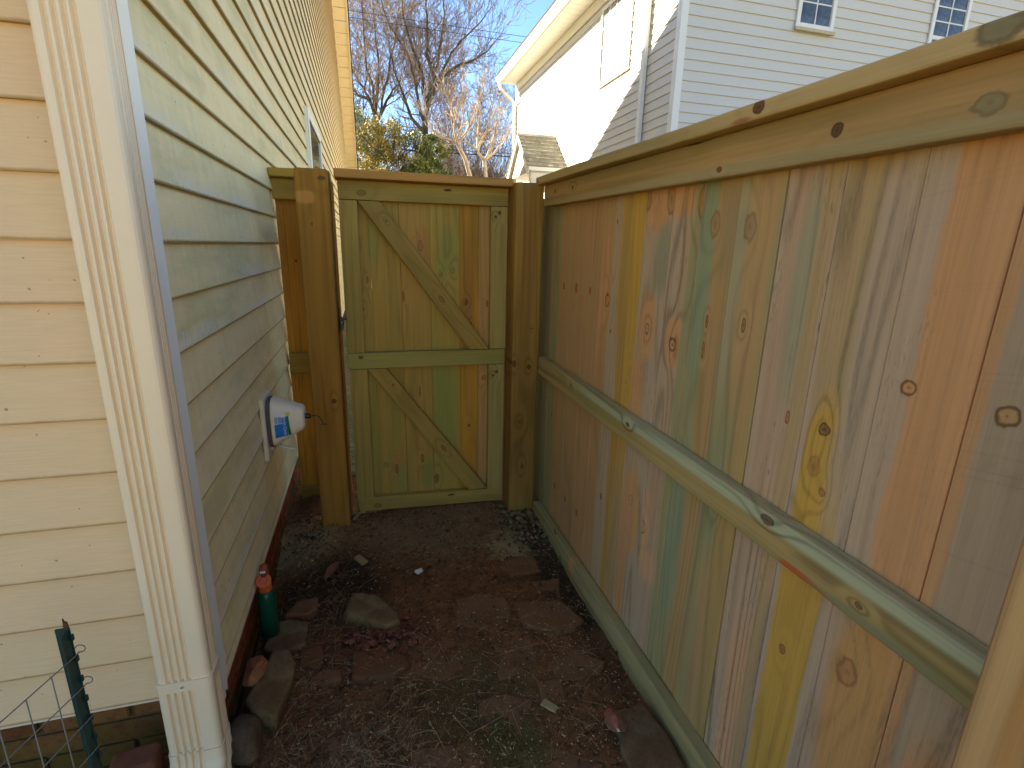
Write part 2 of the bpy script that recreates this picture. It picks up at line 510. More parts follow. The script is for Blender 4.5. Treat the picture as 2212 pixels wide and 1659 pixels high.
# plain collar at the joint
def plain(w, d, g):
    pts = []
    r = .014
    for (cx_, cy_, a0) in ((r, r, math.pi), (w - r, r, 1.5 * math.pi), (w - r, d - r, 0), (r, d - r, .5 * math.pi)):
        for i in range(5):
            a = a0 + .5 * math.pi * i / 4
            pts.append((cx_ + r * math.cos(a), cy_ + r * math.sin(a)))
    return [(w / 2 + (x - w / 2) * (1 + 2 * g / w), d / 2 + (y - d / 2) * (1 + 2 * g / d)) for x, y in pts]
PC = plain(DW, DD, .0040)
loft('downspout_collar', [ring_at(PC, .374), ring_at(PC, .402)], M_spout, house)
rings = []
zz = .181
PE = flute_profile(DW, DD, .0050)
for i in range(12):
    s = 1.0 + (.035 if i % 2 else .0)
    if i < 3: s = 1.0
    rings.append(ring_at(PE, zz - i * .016, 0, -.0024 * i * i * .35 - (s - 1) * .03, s, -.010 * max(0, i - 2)))
loft('downspout_elbow', rings, M_spout, house)
tube('downspout_screw', [(DX + .055, DY - .0055, .388), (DX + .055, DY + .002, .388)], .0035, M_steel, house, 8)

# gable overhang: soffit panels, frieze, fascia and roof
def rake_part(name, x0, x1, dz0, dz1, mat, ya=RY, yb=20.3, bev=0):
    poly = []
    poly = [(ya, rake_z(ya) + dz0), (yb, rake_z(yb) + dz0), (yb, rake_z(yb) + dz1), (ya, rake_z(ya) + dz1)]
    return prism(name, poly, 'x', x0, x1, mat, house, bev)
for (ya, yb) in ((RY, 20.3), (RY, .95)):
    rake_part('frieze_board', XW + .002, XW + .030, -.165, -.045, M_trim, ya, yb)
    rake_part('soffit_backing', XW, -.165, -.035, -.020, M_seam, ya, yb)
    rake_part('fascia_board', -.160, -.138, -.06, .13, M_trim, ya, yb)
    rake_part('fascia_trim', -.178, -.162, -.062, -.025, M_trim, ya, yb)
    n = 36
    for i in range(n):
        a = ya + (yb - ya) * (i + .03) / n; b = ya + (yb - ya) * (i + .97) / n
        prism('soffit_panel', [(a, rake_z(a) - .045), (b, rake_z(b) - .045), (b, rake_z(b) - .034), (a, rake_z(a) - .034)], 'x', XW + .031, -.179, M_trim, house, .002)
    e = .14
    poly = [(ya, rake_z(ya) + .14), (yb, rake_z(yb) + .14), (yb, rake_z(yb) + .19), (ya, rake_z(ya) + .19)]
    prism('roof', poly, 'x', -7.8, -.115, M_roofdark, house, 0)

# slim window in the side wall
win = prism('window', [(5.02, 1.25), (6.36, 1.25), (6.36, 2.56), (5.02, 2.56)], 'x', XW - .01, XW + .032, M_white, house, .004)
wfo = [(XW + .026, XW + .050)]
for (a0, a1, b0, b1) in ((5.02, 5.10, 1.25, 2.56), (6.28, 6.36, 1.25, 2.56), (5.101, 6.279, 2.48, 2.56), (5.101, 6.279, 1.25, 1.33), (5.101, 6.279, 1.88, 1.93)):
    box('window_frame', XW + .0325, XW + .048, a0, a1, b0, b1, M_white, win, .003)
box('pane', XW + .0325, XW + .036, 5.103, 6.277, 1.932, 2.478, M_glass, win, 0)
box('pane', XW + .0325, XW + .036, 5.103, 6.277, 1.332, 1.878, M_glass, win, 0)

# ------------------------------------------------------------------ the white house across the fence
XN, YN = 4.165, 6.9
NL = .1297
nh = thing('house', (XN, YN, 0), 'white two storey house beyond the fence with sunlit side wall and shaded gable end', 'house')
NRX, NRZ, NS = 7.6, 8.1, .62
def nx1(z): return min(11.2, NRX + (NRZ - z) / NS)
def nx0(z): return max(XN + .07, NRX - (NRZ - z) / NS)
z = .33
while z < 7.9:
    if z < 5.62:
        course_side(XN, z, YN + .075, lambda q: 14.83, M_nb, nh, -1, lap=NL)
    course_front(YN, z, nx0, nx1, M_nb, nh, lap=NL)
    z += NL
prism('wall_core', [(XN + .015, -.1), (11.2, -.1), (11.2, 5.9), (NRX, NRZ - .05), (XN + .015, 5.9)], 'y', YN + .015, 14.9, M_nbtrim, nh, 0)
box('foundation', XN + .02, 11.0, YN + .02, 14.8, -.3, .33, M_mortar, nh, 0)
prism('corner_post', [(XN - .022, YN - .022), (XN + .085, YN - .022), (XN + .085, YN + .01), (XN + .01, YN + .01), (XN + .01, YN + .085), (XN - .022, YN + .085)], 'z', .3, 5.72, M_nbtrim, nh, .003)
box('corner_post', XN - .022, XN + .05, 14.82, 14.92, .3, 5.70, M_nbtrim, nh, .004)
box('frieze_board', XN - .03, XN - .018, YN + .02, 14.93, 5.53, 5.72, M_nbtrim, nh, .003)
box('soffit', 3.735, XN + .02, YN - .25, 14.95, 5.722, 5.745, M_nbtrim, nh, .002)
for i in range(40):
    y0 = YN - .2 + i * .205
    box('soffit_panel', 3.77, XN - .032, y0, y0 + .196, 5.714, 5.7215, M_nbtrim, nh, .001)
box('fascia_board', 3.712, 3.734, YN - .3, 14.98, 5.70, 5.86, M_nbtrim, nh, .003)
gut = [(3.710, 5.715), (3.660, 5.715), (3.640, 5.745), (3.628, 5.80), (3.600, 5.825), (3.598, 5.85), (3.612, 5.85), (3.640, 5.812), (3.652, 5.75), (3.668, 5.728), (3.710, 5.728)]
prism('gutter', gut, 'y', YN - .3, 15.02, M_nbtrim, nh, 0)
prism('gutter_end', [(3.710, 5.715), (3.660, 5.715), (3.640, 5.745), (3.628, 5.80), (3.600, 5.825), (3.598, 5.86), (3.71, 5.86)], 'y', 15.021, 15.027, M_nbtrim, nh, 0)
prism('roof', [(3.63, 5.87), (NRX, NRZ + .36), (11.6, 5.87), (11.6, 5.95), (NRX, NRZ + .46), (3.63, 5.95)], 'y', YN - .3, 15.05, M_roofdark, nh, 0)
def spout_path(pts, name='downspout'):
    # rectangular section swept along points in a vertical plane x-z at constant y
    V = []
    F = []
    hw, hd = .045, .032
    n = len(pts)
    for i, (x, y, zq) in enumerate(pts):
        a = Vector(pts[min(n - 1, i + 1)]) - Vector(pts[max(0, i - 1)])
        a.normalize()
        nrm = Vector((a.z, 0, -a.x))
        if nrm.length < .1: nrm = Vector((1, 0, 0))
        p = Vector((x, y, zq))
        for sx, sy in ((-1, -1), (1, -1), (1, 1), (-1, 1)):
            V.append(p + nrm * hd * sx + Vector((0, hw * sy, 0)))
    for i in range(n - 1):
        for k2 in range(4):
            j = (k2 + 1) % 4
            F.append((i * 4 + k2, i * 4 + j, i * 4 + 4 + j, i * 4 + 4 + k2))
    F += [(0, 1, 2, 3), tuple(range(4 * n - 4, 4 * n))]
    bm = bmesh.new(); bv = [bm.verts.new(v) for v in V]
    for f in F: bm.faces.new([bv[q] for q in f])
    bmesh.ops.bevel(bm, geom=[e for e in bm.edges if abs((e.verts[0].co - e.verts[1].co).y) < .02], offset=.008, segments=2, profile=.5, affect='EDGES')
    return link(name, bm_mesh(name, bm), nh, (0, 0, 0), M_nbtrim)
spout_path([(3.675, 14.86, 5.73), (3.675, 14.86, 5.64), (3.70, 14.86, 5.56), (3.95, 14.86, 5.36), (4.06, 14.86, 5.27), (4.10, 14.86, 5.17), (4.10, 14.86, .2)])
spout_path([(3.675, 7.73, 5.73), (3.675, 7.73, 5.64), (3.70, 7.73, 5.56), (3.95, 7.73, 5.36), (4.06, 7.73, 5.27), (4.105, 7.73, 5.17), (4.105, 7.73, .2)])
# windows: (wall axis, a0, a1, z0, z1, columns, rows of upper sash)
def nb_window(axis, a0, a1, z0, z1, cols, rows, mid=None, dark=True):
    out = XN if axis == 'x' else YN
    def B(name, p0, p1, q0, q1, d0, d1, mat, par, bev=.003):
        if axis == 'x': return box(name, out - d1, out - d0, p0, p1, q0, q1, mat, par, bev)
        return box(name, p0, p1, out - d1, out - d0, q0, q1, mat, par, bev)
    w = B('window', a0 + .02, a1 - .02, z0 + .02, z1 - .02, -.02, .018, M_nbtrim, nh, .002)
    t = .062
    for (p0, p1, q0, q1) in ((a0, a0 + t, z0, z1), (a1 - t, a1, z0, z1), (a0 + t + .001, a1 - t - .001, z1 - t, z1), (a0 + t + .001, a1 - t - .001, z0, z0 + t)):
        B('window_frame', p0, p1, q0, q1, .0185, .045, M_nbtrim, w)
    g = M_glass if dark else M_glasslit
    zm = mid if mid else z0 + t
    iw = (a1 - a0 - 2 * t) / cols
    ih = (z1 - t - zm) / rows
    for c in range(cols):
        for r in range(rows):
            p0 = a0 + t + c * iw; q0 = zm + r * ih
            B('pane', p0 + .009, p0 + iw - .009, q0 + .009, q0 + ih - .009, .0185, .022, g, w, 0)
    for c in range(1, cols):
        p = a0 + t + c * iw
        B('muntin', p - .009, p + .009, zm + .002, z1 - t - .002, .0185, .030, M_nbtrim, w, .002)
    for r in range(1, rows):
        q = zm + r * ih
        for c in range(cols):
            p0 = a0 + t + c * iw
            B('muntin', p0 + .010, p0 + iw - .010, q - .009, q + .009, .0185, .0295, M_nbtrim, w, .002)
    if mid:
        B('meeting_rail', a0 + t + .002, a1 - t - .002, mid - .05, mid - .001, .0185, .034, M_nbtrim, w)
        B('pane', a0 + t + .009, a1 - t - .009, z0 + t + .004, mid - .055, .0185, .021, M_glass, w, 0)
    return w
nb_window('x', 8.28, 9.42, 4.22, 5.46, 4, 4, None, False)
w2 = nb_window('y', 5.95, 6.60, 4.53, 5.70, 2, 4)
box('window_sill', 5.93, 6.62, YN - .075, YN - .046, 4.485, 4.531, M_sillrot, w2, .008, 2)
nb_window('y', 8.40, 9.12, 3.72, 5.75, 2, 5, 4.72)
# little gabled porch roof against the sunlit wall
PYR, PZR, PYE, PZE, PX = 11.65, 3.88, 10.77, 3.09, 3.30
def shingle_mat():
    nb = NB('grey_shingle', .95, .1)
    n = nb.noise(nb.objcoord(), 120.0, 2.0)
    r = nb.rand()
    nb.color(nb.mix(n, nb.mix(r, lin((92, 92, 84)), lin((118, 116, 104))), nb.mix(r, lin((124, 122, 110)), lin((146, 144, 130)))))
    nb.bump(n, .3, .004)
    return nb.m
M_shingle = shingle_mat()
pr = prism('porch_roof', [(PYE, PZE - .02), (PYR, PZR - .02), (2 * PYR - PYE, PZE - .02), (2 * PYR - PYE, PZE - .10), (PYR, PZR - .10), (PYE, PZE - .10)], 'x', PX, XN - .02, M_nbtrim, nh, .003)
rows = 9
for sgn in (-1, 1):
    for r in range(rows):
        f0, f1 = r / rows, (r + 1.25) / rows
        off = (r % 2) * .5
        wd = .115
        xk = PX - .03 - off * wd
        while xk < XN - .03:
            x0, x1 = max(PX - .03, xk), min(XN - .018, xk + wd)
            if x1 - x0 > .02:
                lift = .012 + rng.uniform(0, .006)
                def pt(f, h):
                    f = max(0, min(1.0, f))
                    return (PYR + sgn * (PYR - PYE) * (1 - f), PZE + (PZR - PZE) * f + h - .02)
                a, b = pt(f0, lift + .010), pt(f1, .004)
                a2, b2 = pt(f0, .001), pt(f1, .0005)
                prism('shingle', [a, b, b2, a2], 'x', x0 + .0025, x1 - .0025, M_shingle, pr, 0)
            xk += wd
prism('porch_gable', [(PYE + .06, PZE - .10), (PYR, PZR - .15), (2 * PYR - PYE - .06, PZE - .10)], 'x', PX + .06, PX + .10, M_nb, nh, 0)
prism('rake_board', [(PYE - .04, PZE - .14), (PYR, PZR - .03), (PYR, PZR - .15), (PYE + .05, PZE - .20)], 'x', PX - .012, PX + .004, M_nbtrim, nh, .003)
prism('rake_board', [(2 * PYR - PYE + .04, PZE - .14), (PYR + .002, PZR - .03), (PYR + .002, PZR - .15), (2 * PYR - PYE - .05, PZE - .20)], 'x', PX - .012, PX + .004, M_nbtrim, nh, .003)
box('porch_beam', PX + .06, XN - .03, PYE + .05, PYE + .17, PZE - .27, PZE - .09, M_nbtrim, nh, .004)
box('porch_column', PX + .07, PX + .19, PYE + .06, PYE + .18, 0, PZE - .27, M_nbtrim, nh, .004)
box('porch_column', PX + .07, PX + .19, 12.36, 12.48, 0, PZE - .09, M_nbtrim, nh, .004)

# ------------------------------------------------------------------ privacy fence
XB = 0.885                                # inner face of the boards
fence = thing('privacy_fence', (.8, 1.4, 0), 'tall new pine privacy fence with multicoloured boards running along the passage', 'fence')
LAV, PINK, GRN, TAN, YEL, ORG = (132, 120, 106), (131, 108, 80), (111, 111, 84), (129, 111, 82), (141, 117, 58), (143, 113, 82)
LAV2, GRN2, PEACH = (131, 119, 102), (102, 111, 90), (148, 120, 95)
KB = (120, 76, 44)
seams = [2.66, 2.44, 2.325, 2.18, 2.03, 1.88, 1.73, 1.573, 1.416, 1.272, 1.122, .975, .832, .681, .533, .385, .236, .087, -.062, -.21, -.36, -.51]
BD = [
 ((106, 103, 77), (104, 96, 70), [], [], dict(grain=.3)),
  # base, base2, patches (world y, world z), knots, options
 (GRN, (111, 105, 77), [], [(2.36, .62, .010, 1.3, (103, 93, 65), .3)], dict(grain=.3)),
 (PINK, TAN, [(2.20, .9, .03, 3, TAN, .5)], [(2.274, 1.281, .011, 1.5, KB, .8), (2.27, .262, .010, 1.5, KB, .5)], dict(grain=.35)),
 (TAN, PINK, [(2.06, .9, .035, 3, PINK, .5)], [(2.122, 1.285, .012, 1.5, KB, .8), (2.123, .259, .011, 1.5, KB, .6)], dict(grain=.4)),
 (PINK, TAN, [], [(1.972, 1.285, .010, 1.5, KB, .55), (1.975, .263, .010, 1.5, KB, .55)], dict(grain=.4)),
 (PINK, TAN, [(1.76, .9, .028, 3, LAV2, .25), (1.85, 1.3, .05, .25, ORG, .6)], [(1.808, 1.264, .016, 1.6, ORG, 1.0), (1.77, 1.55, .006, 1.6, KB, .9), (1.765, 1.15, .005, 1.5, KB, .8), (1.741, .467, .009, 1.6, KB, .7)], dict(grain=.4)),
 (YEL, (126, 107, 62), [(1.722, .72, .026, .42, LAV2, .22), (1.722, .05, .028, .5, LAV2, .2), (1.60, .30, .05, .35, TAN, .4)], [(1.60, 1.09, .006, 1.3, ORG, .3), (1.61, .99, .006, 1.3, ORG, .4)], dict(grain=.25)),
 (LAV2, LAV, [(1.49, 1.63, .075, .13, ORG, .16), (1.505, 1.21, .048, .11, ORG, .2), (1.535, .95, .045, .15, ORG, .2), (1.505, .53, .06, .15, ORG, .25), (1.44, 1.43, .05, .11, (111, 110, 94), .4), (1.52, .82, .05, .05, (104, 105, 92), .5), (1.53, .18, .03, .24, ORG, .4)],
   [(1.498, 1.201, .012, 1.5, ORG, .9), (1.428, 1.60, .022, 2.0, (128, 100, 69), .5), (1.56, 1.61, .018, 2.0, (123, 98, 67), .4), (1.505, .571, .011, 1.5, ORG, .6)], dict(grain=.6, flecks=.65)),
 (LAV, (131, 114, 95), [(1.35, 1.66, .075, .12, ORG, .2), (1.345, 1.18, .044, .075, ORG, .22), (1.285, .8, .022, 3, GRN, .5), (1.40, .54, .035, .13, PEACH, .3), (1.36, .40, .05, .06, PEACH, .4)],
   [(1.345, 1.175, .017, 1.3, ORG, 1.0), (1.272, 1.58, .020, 2.2, (125, 99, 63), .5), (1.41, .517, .017, 1.5, (146, 119, 81), .6)], dict(grain=.75, flecks=.45, rings=15)),
 ((115, 110, 81), (125, 109, 78), [(1.235, 1.38, .032, .38, GRN2, .35), (1.16, 1.1, .03, 3, (126, 106, 75), .35), (1.14, 1.5, .04, .12, (115, 102, 78), .5), (1.24, .62, .04, .3, GRN2, .5)],
   [(1.207, 1.52, .018, 1.9, (118, 98, 74), .35), (1.193, 1.27, .006, 3.0, (121, 87, 50), .8), (1.195, 1.19, .006, 3.5, (121, 87, 50), .8), (1.24, .87, .009, 1.4, (111, 103, 74), .4)], dict(grain=.5)),
 ((118, 112, 83), (126, 110, 78), [(1.10, 1.36, .028, .25, (121, 116, 95), .3), (.99, 1.45, .03, .12, (104, 107, 83), .5), (1.03, 1.1, .045, 3, (129, 110, 80), .35), (1.07, .85, .05, .22, (108, 110, 84), .5), (1.0, .55, .04, .5, (125, 109, 73), .5)],
   [(1.072, 1.51, .019, 1.7, (118, 100, 77), .35), (1.047, 1.28, .007, 2.4, (114, 93, 65), .8), (1.05, .80, .011, 1.3, (106, 100, 74), .4)], dict(grain=.5)),
 (LAV, (132, 114, 97), [(.885, 1.36, .035, .22, (115, 113, 95), .45), (.855, 1.2, .018, 3, (129, 114, 88), .5), (.90, .25, .03, .28, PEACH, .5)],
   [(.872, 1.10, .006, 2.6, (125, 91, 65), .8)], dict(grain=1.1, flecks=.85, rings=12)),
 ((128, 113, 88), (126, 116, 87), [(.76, .60, .071, .57, YEL, .10), (.79, .1, .07, .35, YEL, .14), (.72, 1.40, .03, .5, LAV, .5), (.76, 1.68, .06, .08, (125, 105, 67), .4), (.832, .6, .016, .9, LAV, .15), (.69, .6, .020, .9, LAV, .25)],
   [(.776, 1.105, .012, 1.0, (103, 82, 59), 1.0), (.784, 1.019, .015, 1.5, (134, 106, 59), .25), (.754, .975, .008, 1.1, (125, 92, 57), .5), (.775, .565, .008, 1.5, (114, 88, 53), .7)], dict(grain=.55, flecks=.4)),
 (LAV, (131, 117, 102), [(.575, .9, .055, 6, ORG, .14), (.545, .9, .028, 6, (146, 116, 85), .3), (.60, .55, .06, .25, (141, 112, 74), .2)],
   [(.631, 1.233, .014, 1.0, (140, 110, 74), 1.0), (.622, .648, .022, 1.5, (134, 102, 70), .5)], dict(grain=.4, flecks=.5, saw=.5)),
 (LAV, (126, 116, 99), [(.53, .9, .018, 6, (142, 114, 84), .3), (.45, .3, .05, .35, ORG, .25)],
   [(.485, 1.229, .017, 1.0, (136, 116, 84), 1.0)], dict(grain=.5, flecks=.5, saw=1.0)),
 ((125, 116, 98), LAV, [(.33, .3, .06, .35, ORG, .25)], [], dict(grain=.6, flecks=.5, saw=1.0)),
]
for i in range(len(seams) - 1):
    y1, y0 = seams[i], seams[i + 1]
    cy = (y0 + y1) / 2
    spec = BD[i] if i < len(BD) else (rng.choice([LAV, TAN, PINK]), rng.choice([TAN, GRN]), [], [], dict(grain=.5))
    b1, b2, pat, kn, opt = spec
    zbot = -.06
    m = wood('fence_board_wood_%02d' % i, b1, b2, seed=i + 1,
             patches=[(p[0] - cy, p[1] - zbot, p[2], p[3], p[4], p[5]) for p in pat],
             knots=[(q[0] - cy, q[1] - zbot, q[2], q[3], q[4], q[5]) for q in kn], **opt)
    me = box_mesh('fence_board', .018, (y1 - y0) - (.0032 if i == 10 else rng.uniform(.0009, .0024)), 1.755, .0014)
    o = link('fence_board', me, fence, (XB + .009 + rng.uniform(-.0006, .0006) - (.0035 if i == 10 else 0), cy, zbot), m)
    o.rotation_euler = (rng.uniform(-.0006, .0006), 0, rng.uniform(-.003, .003))
GOLD, POSTB = (122, 98, 52), (112, 88, 46)
# posts: u runs round the post (x + .8 y)
def post_mat(nm, base, base2, seed, knots=(), K=KP, patches=()):
    return wood(nm, base, base2, seed=seed, uax='X', vax='Z', knots=knots, patches=patches, grain=.55, rings=10, K=K, streak=.16)
M_postR = post_mat('post_wood', (112, 92, 52), (98, 78, 42), 41,
    [(.0, .49 + .05, .010, 1.4, (86, 66, 40), .7), (-.02, .80, .013, 1.2, (92, 68, 34), .7), (.02, 1.10, .011, 1.2, (70, 48, 26), .9), (.03, 1.3, .004, 1.2, (50, 34, 22), .9), (-.06, 1.12, .010, 1.6, (78, 54, 30), .8)])
def post(name, x0, x1, y0, y1, zt, mat, par):
    me = box_mesh(name, x1 - x0, y1 - y0, zt + .25, .009, 3)
    o = link(name, me, par, ((x0 + x1) / 2, (y0 + y1) / 2, -.25), mat)
    return o
pR = post('gate_post', .700, .842, 2.478, 2.622, 1.752, M_postR, fence)
M_postN = wood('near_post_wood', (124, 104, 74), (126, 99, 64), seed=44, uax='Y', vax='Z', grain=.5,
    patches=[(-.01, .55, .05, .5, (168, 116, 66), .14), (-.045, .70, .022, .28, (140, 140, 122), .15), (.055, 1.0, .016, 5, (134, 114, 82), .25)], K=KF)
pN = post('fence_post', .690, .842, .185, .336, 1.74, M_postN, fence)
post('fence_post', .690, .842, -.62, -.47, 1.74, M_postN, fence)
# rails, slightly falling towards the camera
def rail(name, x0, x1, ya, yb, za, zb_, h, mat, par, bev=.006):
    """ya far end; za, zb_ top heights at the far and near end."""
    L = math.hypot(ya - yb, za - zb_)
    hx, hz, n = (x1 - x0) / 2, h / 2, 120
    sd = za * 31.7 + x0 * 17.0 + h * 91.0
    prof = []
    for (sx, sz) in ((-1, -1), (1, -1), (1, 1), (-1, 1)):
        a0 = {(-1, -1): math.pi, (1, -1): 1.5 * math.pi, (1, 1): 0.0, (-1, 1): .5 * math.pi}[(sx, sz)]
        for q in (0, .5, 1):
            a1 = a0 + q * .5 * math.pi
            prof.append((sx * (hx - bev) + bev * math.cos(a1), sz * (hz - bev) + bev * math.sin(a1), sx, sz, q == .5))
    V, F = [], []
    m = len(prof)
    for i in range(n + 1):
        y = -L / 2 + L * i / n
        bow = .0022 * mnoise.noise(Vector((y * 1.3, sd, 2.0)))
        for (px, pz, sx, sz, mid) in prof:
            c1 = mnoise.noise(Vector((y * 7.0, sd + sx * 3.1, sz * 5.3)))
            c2 = mnoise.noise(Vector((y * 31.0, sd + sx * 7.7, sz * 2.9)))
            cut = max(0.0, c1 - .28) * .013 * (.5 + .8 * abs(c2)) * (1.0 if sx < 0 else .2)
            V.append((px - sx * cut + .0006 * c2, y, pz - sz * cut * .8 + bow + .0008 * c2))
    for i in range(n):
        for k in range(m):
            k2 = (k + 1) % m
            F.append((i * m + k, i * m + k2, (i + 1) * m + k2, (i + 1) * m + k))
    F.append(tuple(range(m))[::-1]); F.append(tuple(range(n * m, (n + 1) * m)))
    o = link(name, mesh_from(name, V, F), par, ((x0 + x1) / 2, (ya + yb) / 2, (za + zb_) / 2 - h / 2), mat)
    o.rotation_euler = (math.atan2(za - zb_, ya - yb), 0, 0)
    return o
RL = (131, 113, 79)
def railmat(nm, seed, base=RL, base2=(114, 102, 68), knots=(), patches=(), K=KR, grain=.6, rings=9, vs=.3):
    return wood(nm, base, base2, seed=seed, uax='Z', vax='Y', knots=knots, patches=patches, grain=grain, rings=rings, K=K, streak=.16, vs=vs)
YC = (2.478 - .62) / 2
M_top = railmat('top_rail_wood', 61, knots=[(.0, .83 - YC, .012, 1.0, (74, 62, 44), .9), (.012, 2.33 - YC, .008, 1.2, (84, 80, 56), .6), (.01, 2.12 - YC, .008, 1.2, (74, 72, 54), .8), (-.01, .58 - YC, .015, 1.5, (108, 104, 78), .4), (-.03, 1.16 - YC, .006, 1.5, (100, 60, 40), .9)],
    patches=[(-.045, .9 - YC, .022, 3, (122, 116, 88), .5)])
rail('top_rail', .8425, .884, 2.476, -.62, 1.742, 1.702, .098, M_top, fence)
M_cap = railmat('cap_wood', 62, base=(138, 126, 92), base2=(122, 116, 84), knots=[(.004, .55 - YC, .020, 1.7, (100, 98, 76), .5), (.004, .99 - YC, .013, 1.3, (84, 62, 42), 1.0), (-.006, 2.46 - YC, .007, 1.0, (110, 66, 44), .9)],
    patches=[(-.012, 1.04 - YC, .005, .03, (124, 92, 64), .4)])
rail('cap_board', .806, .925, 2.505, -.62, 1.779, 1.738, .036, M_cap, fence, .005)
M_mid = railmat('mid_rail_wood', 63, base=(130, 118, 82), base2=(112, 110, 72), vs=.22, grain=1.25, rings=11, knots=[(.015, 2.02 - YC, .008, 1.4, (98, 90, 66), .6), (.02, 1.5 - YC, .007, 1.4, (98, 90, 66), .5), (.03, .84 - YC, .012, 1.6, (96, 86, 70), .6), (-.01, .60 - YC, .006, 1.4, (92, 80, 58), .7)],
    patches=[(.030, 1.0 - YC, .016, 1.0, (132, 142, 122), .4), (-.038, .74 - YC, .009, .05, (134, 78, 48), .25), (-.040, .68 - YC, .006, .04, (122, 84, 56), .4), (-.035, .55 - YC, .012, .14, (104, 106, 80), .4)])
rail('mid_rail', .8425, .884, 2.476, -.62, .904, .870, .092, M_mid, fence, .004)
M_bot = railmat('bottom_rail_wood', 64, base=(128, 124, 92), base2=(114, 112, 80), patches=[(.03, 1.9 - YC, .03, .03, (150, 120, 86), .3)])
rail('bottom_rail', .840, .884, 2.476, -.62, .070, .068, .125, M_bot, fence, .006)
# a bent nail sticking out of the bottom rail
tag(tube('bent_nail', [(.846, 2.12, .065), (.838, 2.118, .088), (.832, 2.112, .103), (.838, 2.105, .110)], .0022, M_black, None, 6), 'small bent nail standing out of the bottom rail near the gate', 'nail')

# ------------------------------------------------------------------ gate
gate = thing('wooden_gate', (.28, 2.62, .05), 'wooden gate with diagonal braces closing the end of the passage', 'gate')
YG = 2.600
GT = (120, 106, 62)
def gm(nm, seed, base, base2, **kw): return wood(nm, base, base2, seed=seed, uax=kw.pop('uax', 'X'), vax=kw.pop('vax', 'Z'), K=kw.pop('K', KG), **kw)
gs = [-.110, .018, .160, .307, .456, .553, .708]
RB = (124, 96, 60)
GB = [((121, 103, 58), (116, 100, 57), [(.0, .6, .02, .3, (111, 103, 58), .5)], [(-.045, 1.46, .008, 1.2, (119, 80, 49), .7), (-.03, 1.14, .011, 1.2, (119, 80, 49), .5), (.0, 1.28, .005, 3.5, (115, 76, 47), .6)]),
      ((124, 104, 59), (115, 102, 57), [(.015, 1.47, .04, .10, (105, 104, 62), .5), (.12, .27, .04, .10, RB, .3), (.14, .21, .03, .08, (105, 106, 60), .5)], [(.105, .27, .009, 2.8, (110, 83, 51), .8), (.05, .30, .014, 1.3, (108, 93, 53), .3)]),
      ((126, 104, 60), (120, 103, 59), [(.27, 1.44, .045, .09, RB, .3), (.27, .22, .04, .08, (104, 104, 60), .5)], [(.26, 1.45, .011, 2.2, (118, 88, 54), .7), (.245, .32, .008, 2.6, (113, 85, 51), .8), (.17, 1.2, .006, 4, (110, 76, 43), .6), (.24, .70, .004, 7, (108, 72, 43), .8)]),
      ((118, 108, 60), (124, 106, 58), [(.37, .62, .06, .28, (103, 107, 60), .5), (.39, 1.42, .05, .12, (106, 106, 62), .5)], [(.36, 1.31, .008, 1.3, (105, 91, 56), .6), (.42, 1.33, .012, 1.3, (105, 96, 58), .4), (.32, .19, .014, 2.0, (114, 88, 57), .5)]),
      ((135, 101, 43), (120, 95, 43), [(.50, 1.2, .03, .3, (115, 86, 44), .5)], [(.49, 1.17, .008, 1.6, (98, 67, 37), .8), (.51, 1.05, .007, 1.8, (101, 70, 38), .8), (.505, .49, .006, 1.4, (89, 65, 36), .9)]),
      ((130, 103, 72), (125, 106, 70), [], [(.60, 1.16, .006, 2.6, (115, 76, 49), .8), (.585, .76, .011, 1.2, (122, 91, 53), .9)])]
cells = [(gs[i], gs[i + 1], GB[i]) for i in range(6)]
for i, (x0, x1, (b1, b2, pat, kn)) in enumerate(cells):
    cx_ = (x0 + x1) / 2
    m = gm('gate_board_wood_%d' % i, 70 + i, b1, b2, patches=[(p[0] - cx_, p[1] - .04, p[2], p[3], p[4], p[5]) for p in pat], knots=[(q[0] - cx_, q[1] - .04, q[2], q[3], q[4], q[5]) for q in kn], grain=.45)
    o = link('gate_board', box_mesh('gate_board', x1 - x0 - .0006, .018, 1.70, .0016), gate, (cx_, YG + .0475 + rng.uniform(-.001, .001), .04), m)
M_gst = gm('gate_stile_wood', 81, GT, (112, 100, 58), grain=.5, knots=[(.0, .9, .010, 1.2, (84, 70, 42), .6)])
M_gst2 = gm('gate_stile_wood_grained', 82, (118, 108, 72), (108, 98, 62), grain=1.0, rings=9, knots=[(.02, .85, .012, 1.2, (84, 70, 46), .7), (.0, .33, .007, 1.2, (74, 58, 38), .8), (-.02, .31, .006, 1.2, (74, 58, 38), .8)])
M_gra = gm('gate_rail_wood', 83, (118, 106, 62), (110, 98, 58), uax='Z', vax='X', grain=.5, knots=[(.02, .1, .006, 3, (60, 46, 30), .8), (-.01, -.30, .012, 1.5, (98, 84, 48), .5)])
M_grb = gm('gate_rail_wood_green', 84, (112, 108, 66), (104, 100, 60), uax='Z', vax='X', grain=.5, knots=[(.02, -.34, .009, 1.2, (74, 72, 42), .8)])
box('gate_stile', -.112, -.030, YG, YG + .036, .845 + .081, 1.645, M_gst, gate, .003, 2)
box('gate_stile', -.108, -.022, YG, YG + .036, .127, .842, M_gst, gate, .003, 2)
box('gate_stile', .608, .694, YG, YG + .036, .927, 1.645, M_gst2, gate, .003, 2)
box('gate_stile', .604, .690, YG, YG + .036, .100, .842, M_gst2, gate, .003, 2)
box('gate_rail', -.112, .694, YG - .001, YG + .036, 1.647, 1.732, M_gra, gate, .003, 2)
mr = box('gate_rail', -.114, .691, YG - .001, YG + .036, .844, .925, M_grb, gate, .003, 2)
br = box('gate_rail', -.100, .690, YG - .001, YG + .036, .045, .122, M_gra, gate, .003, 2)
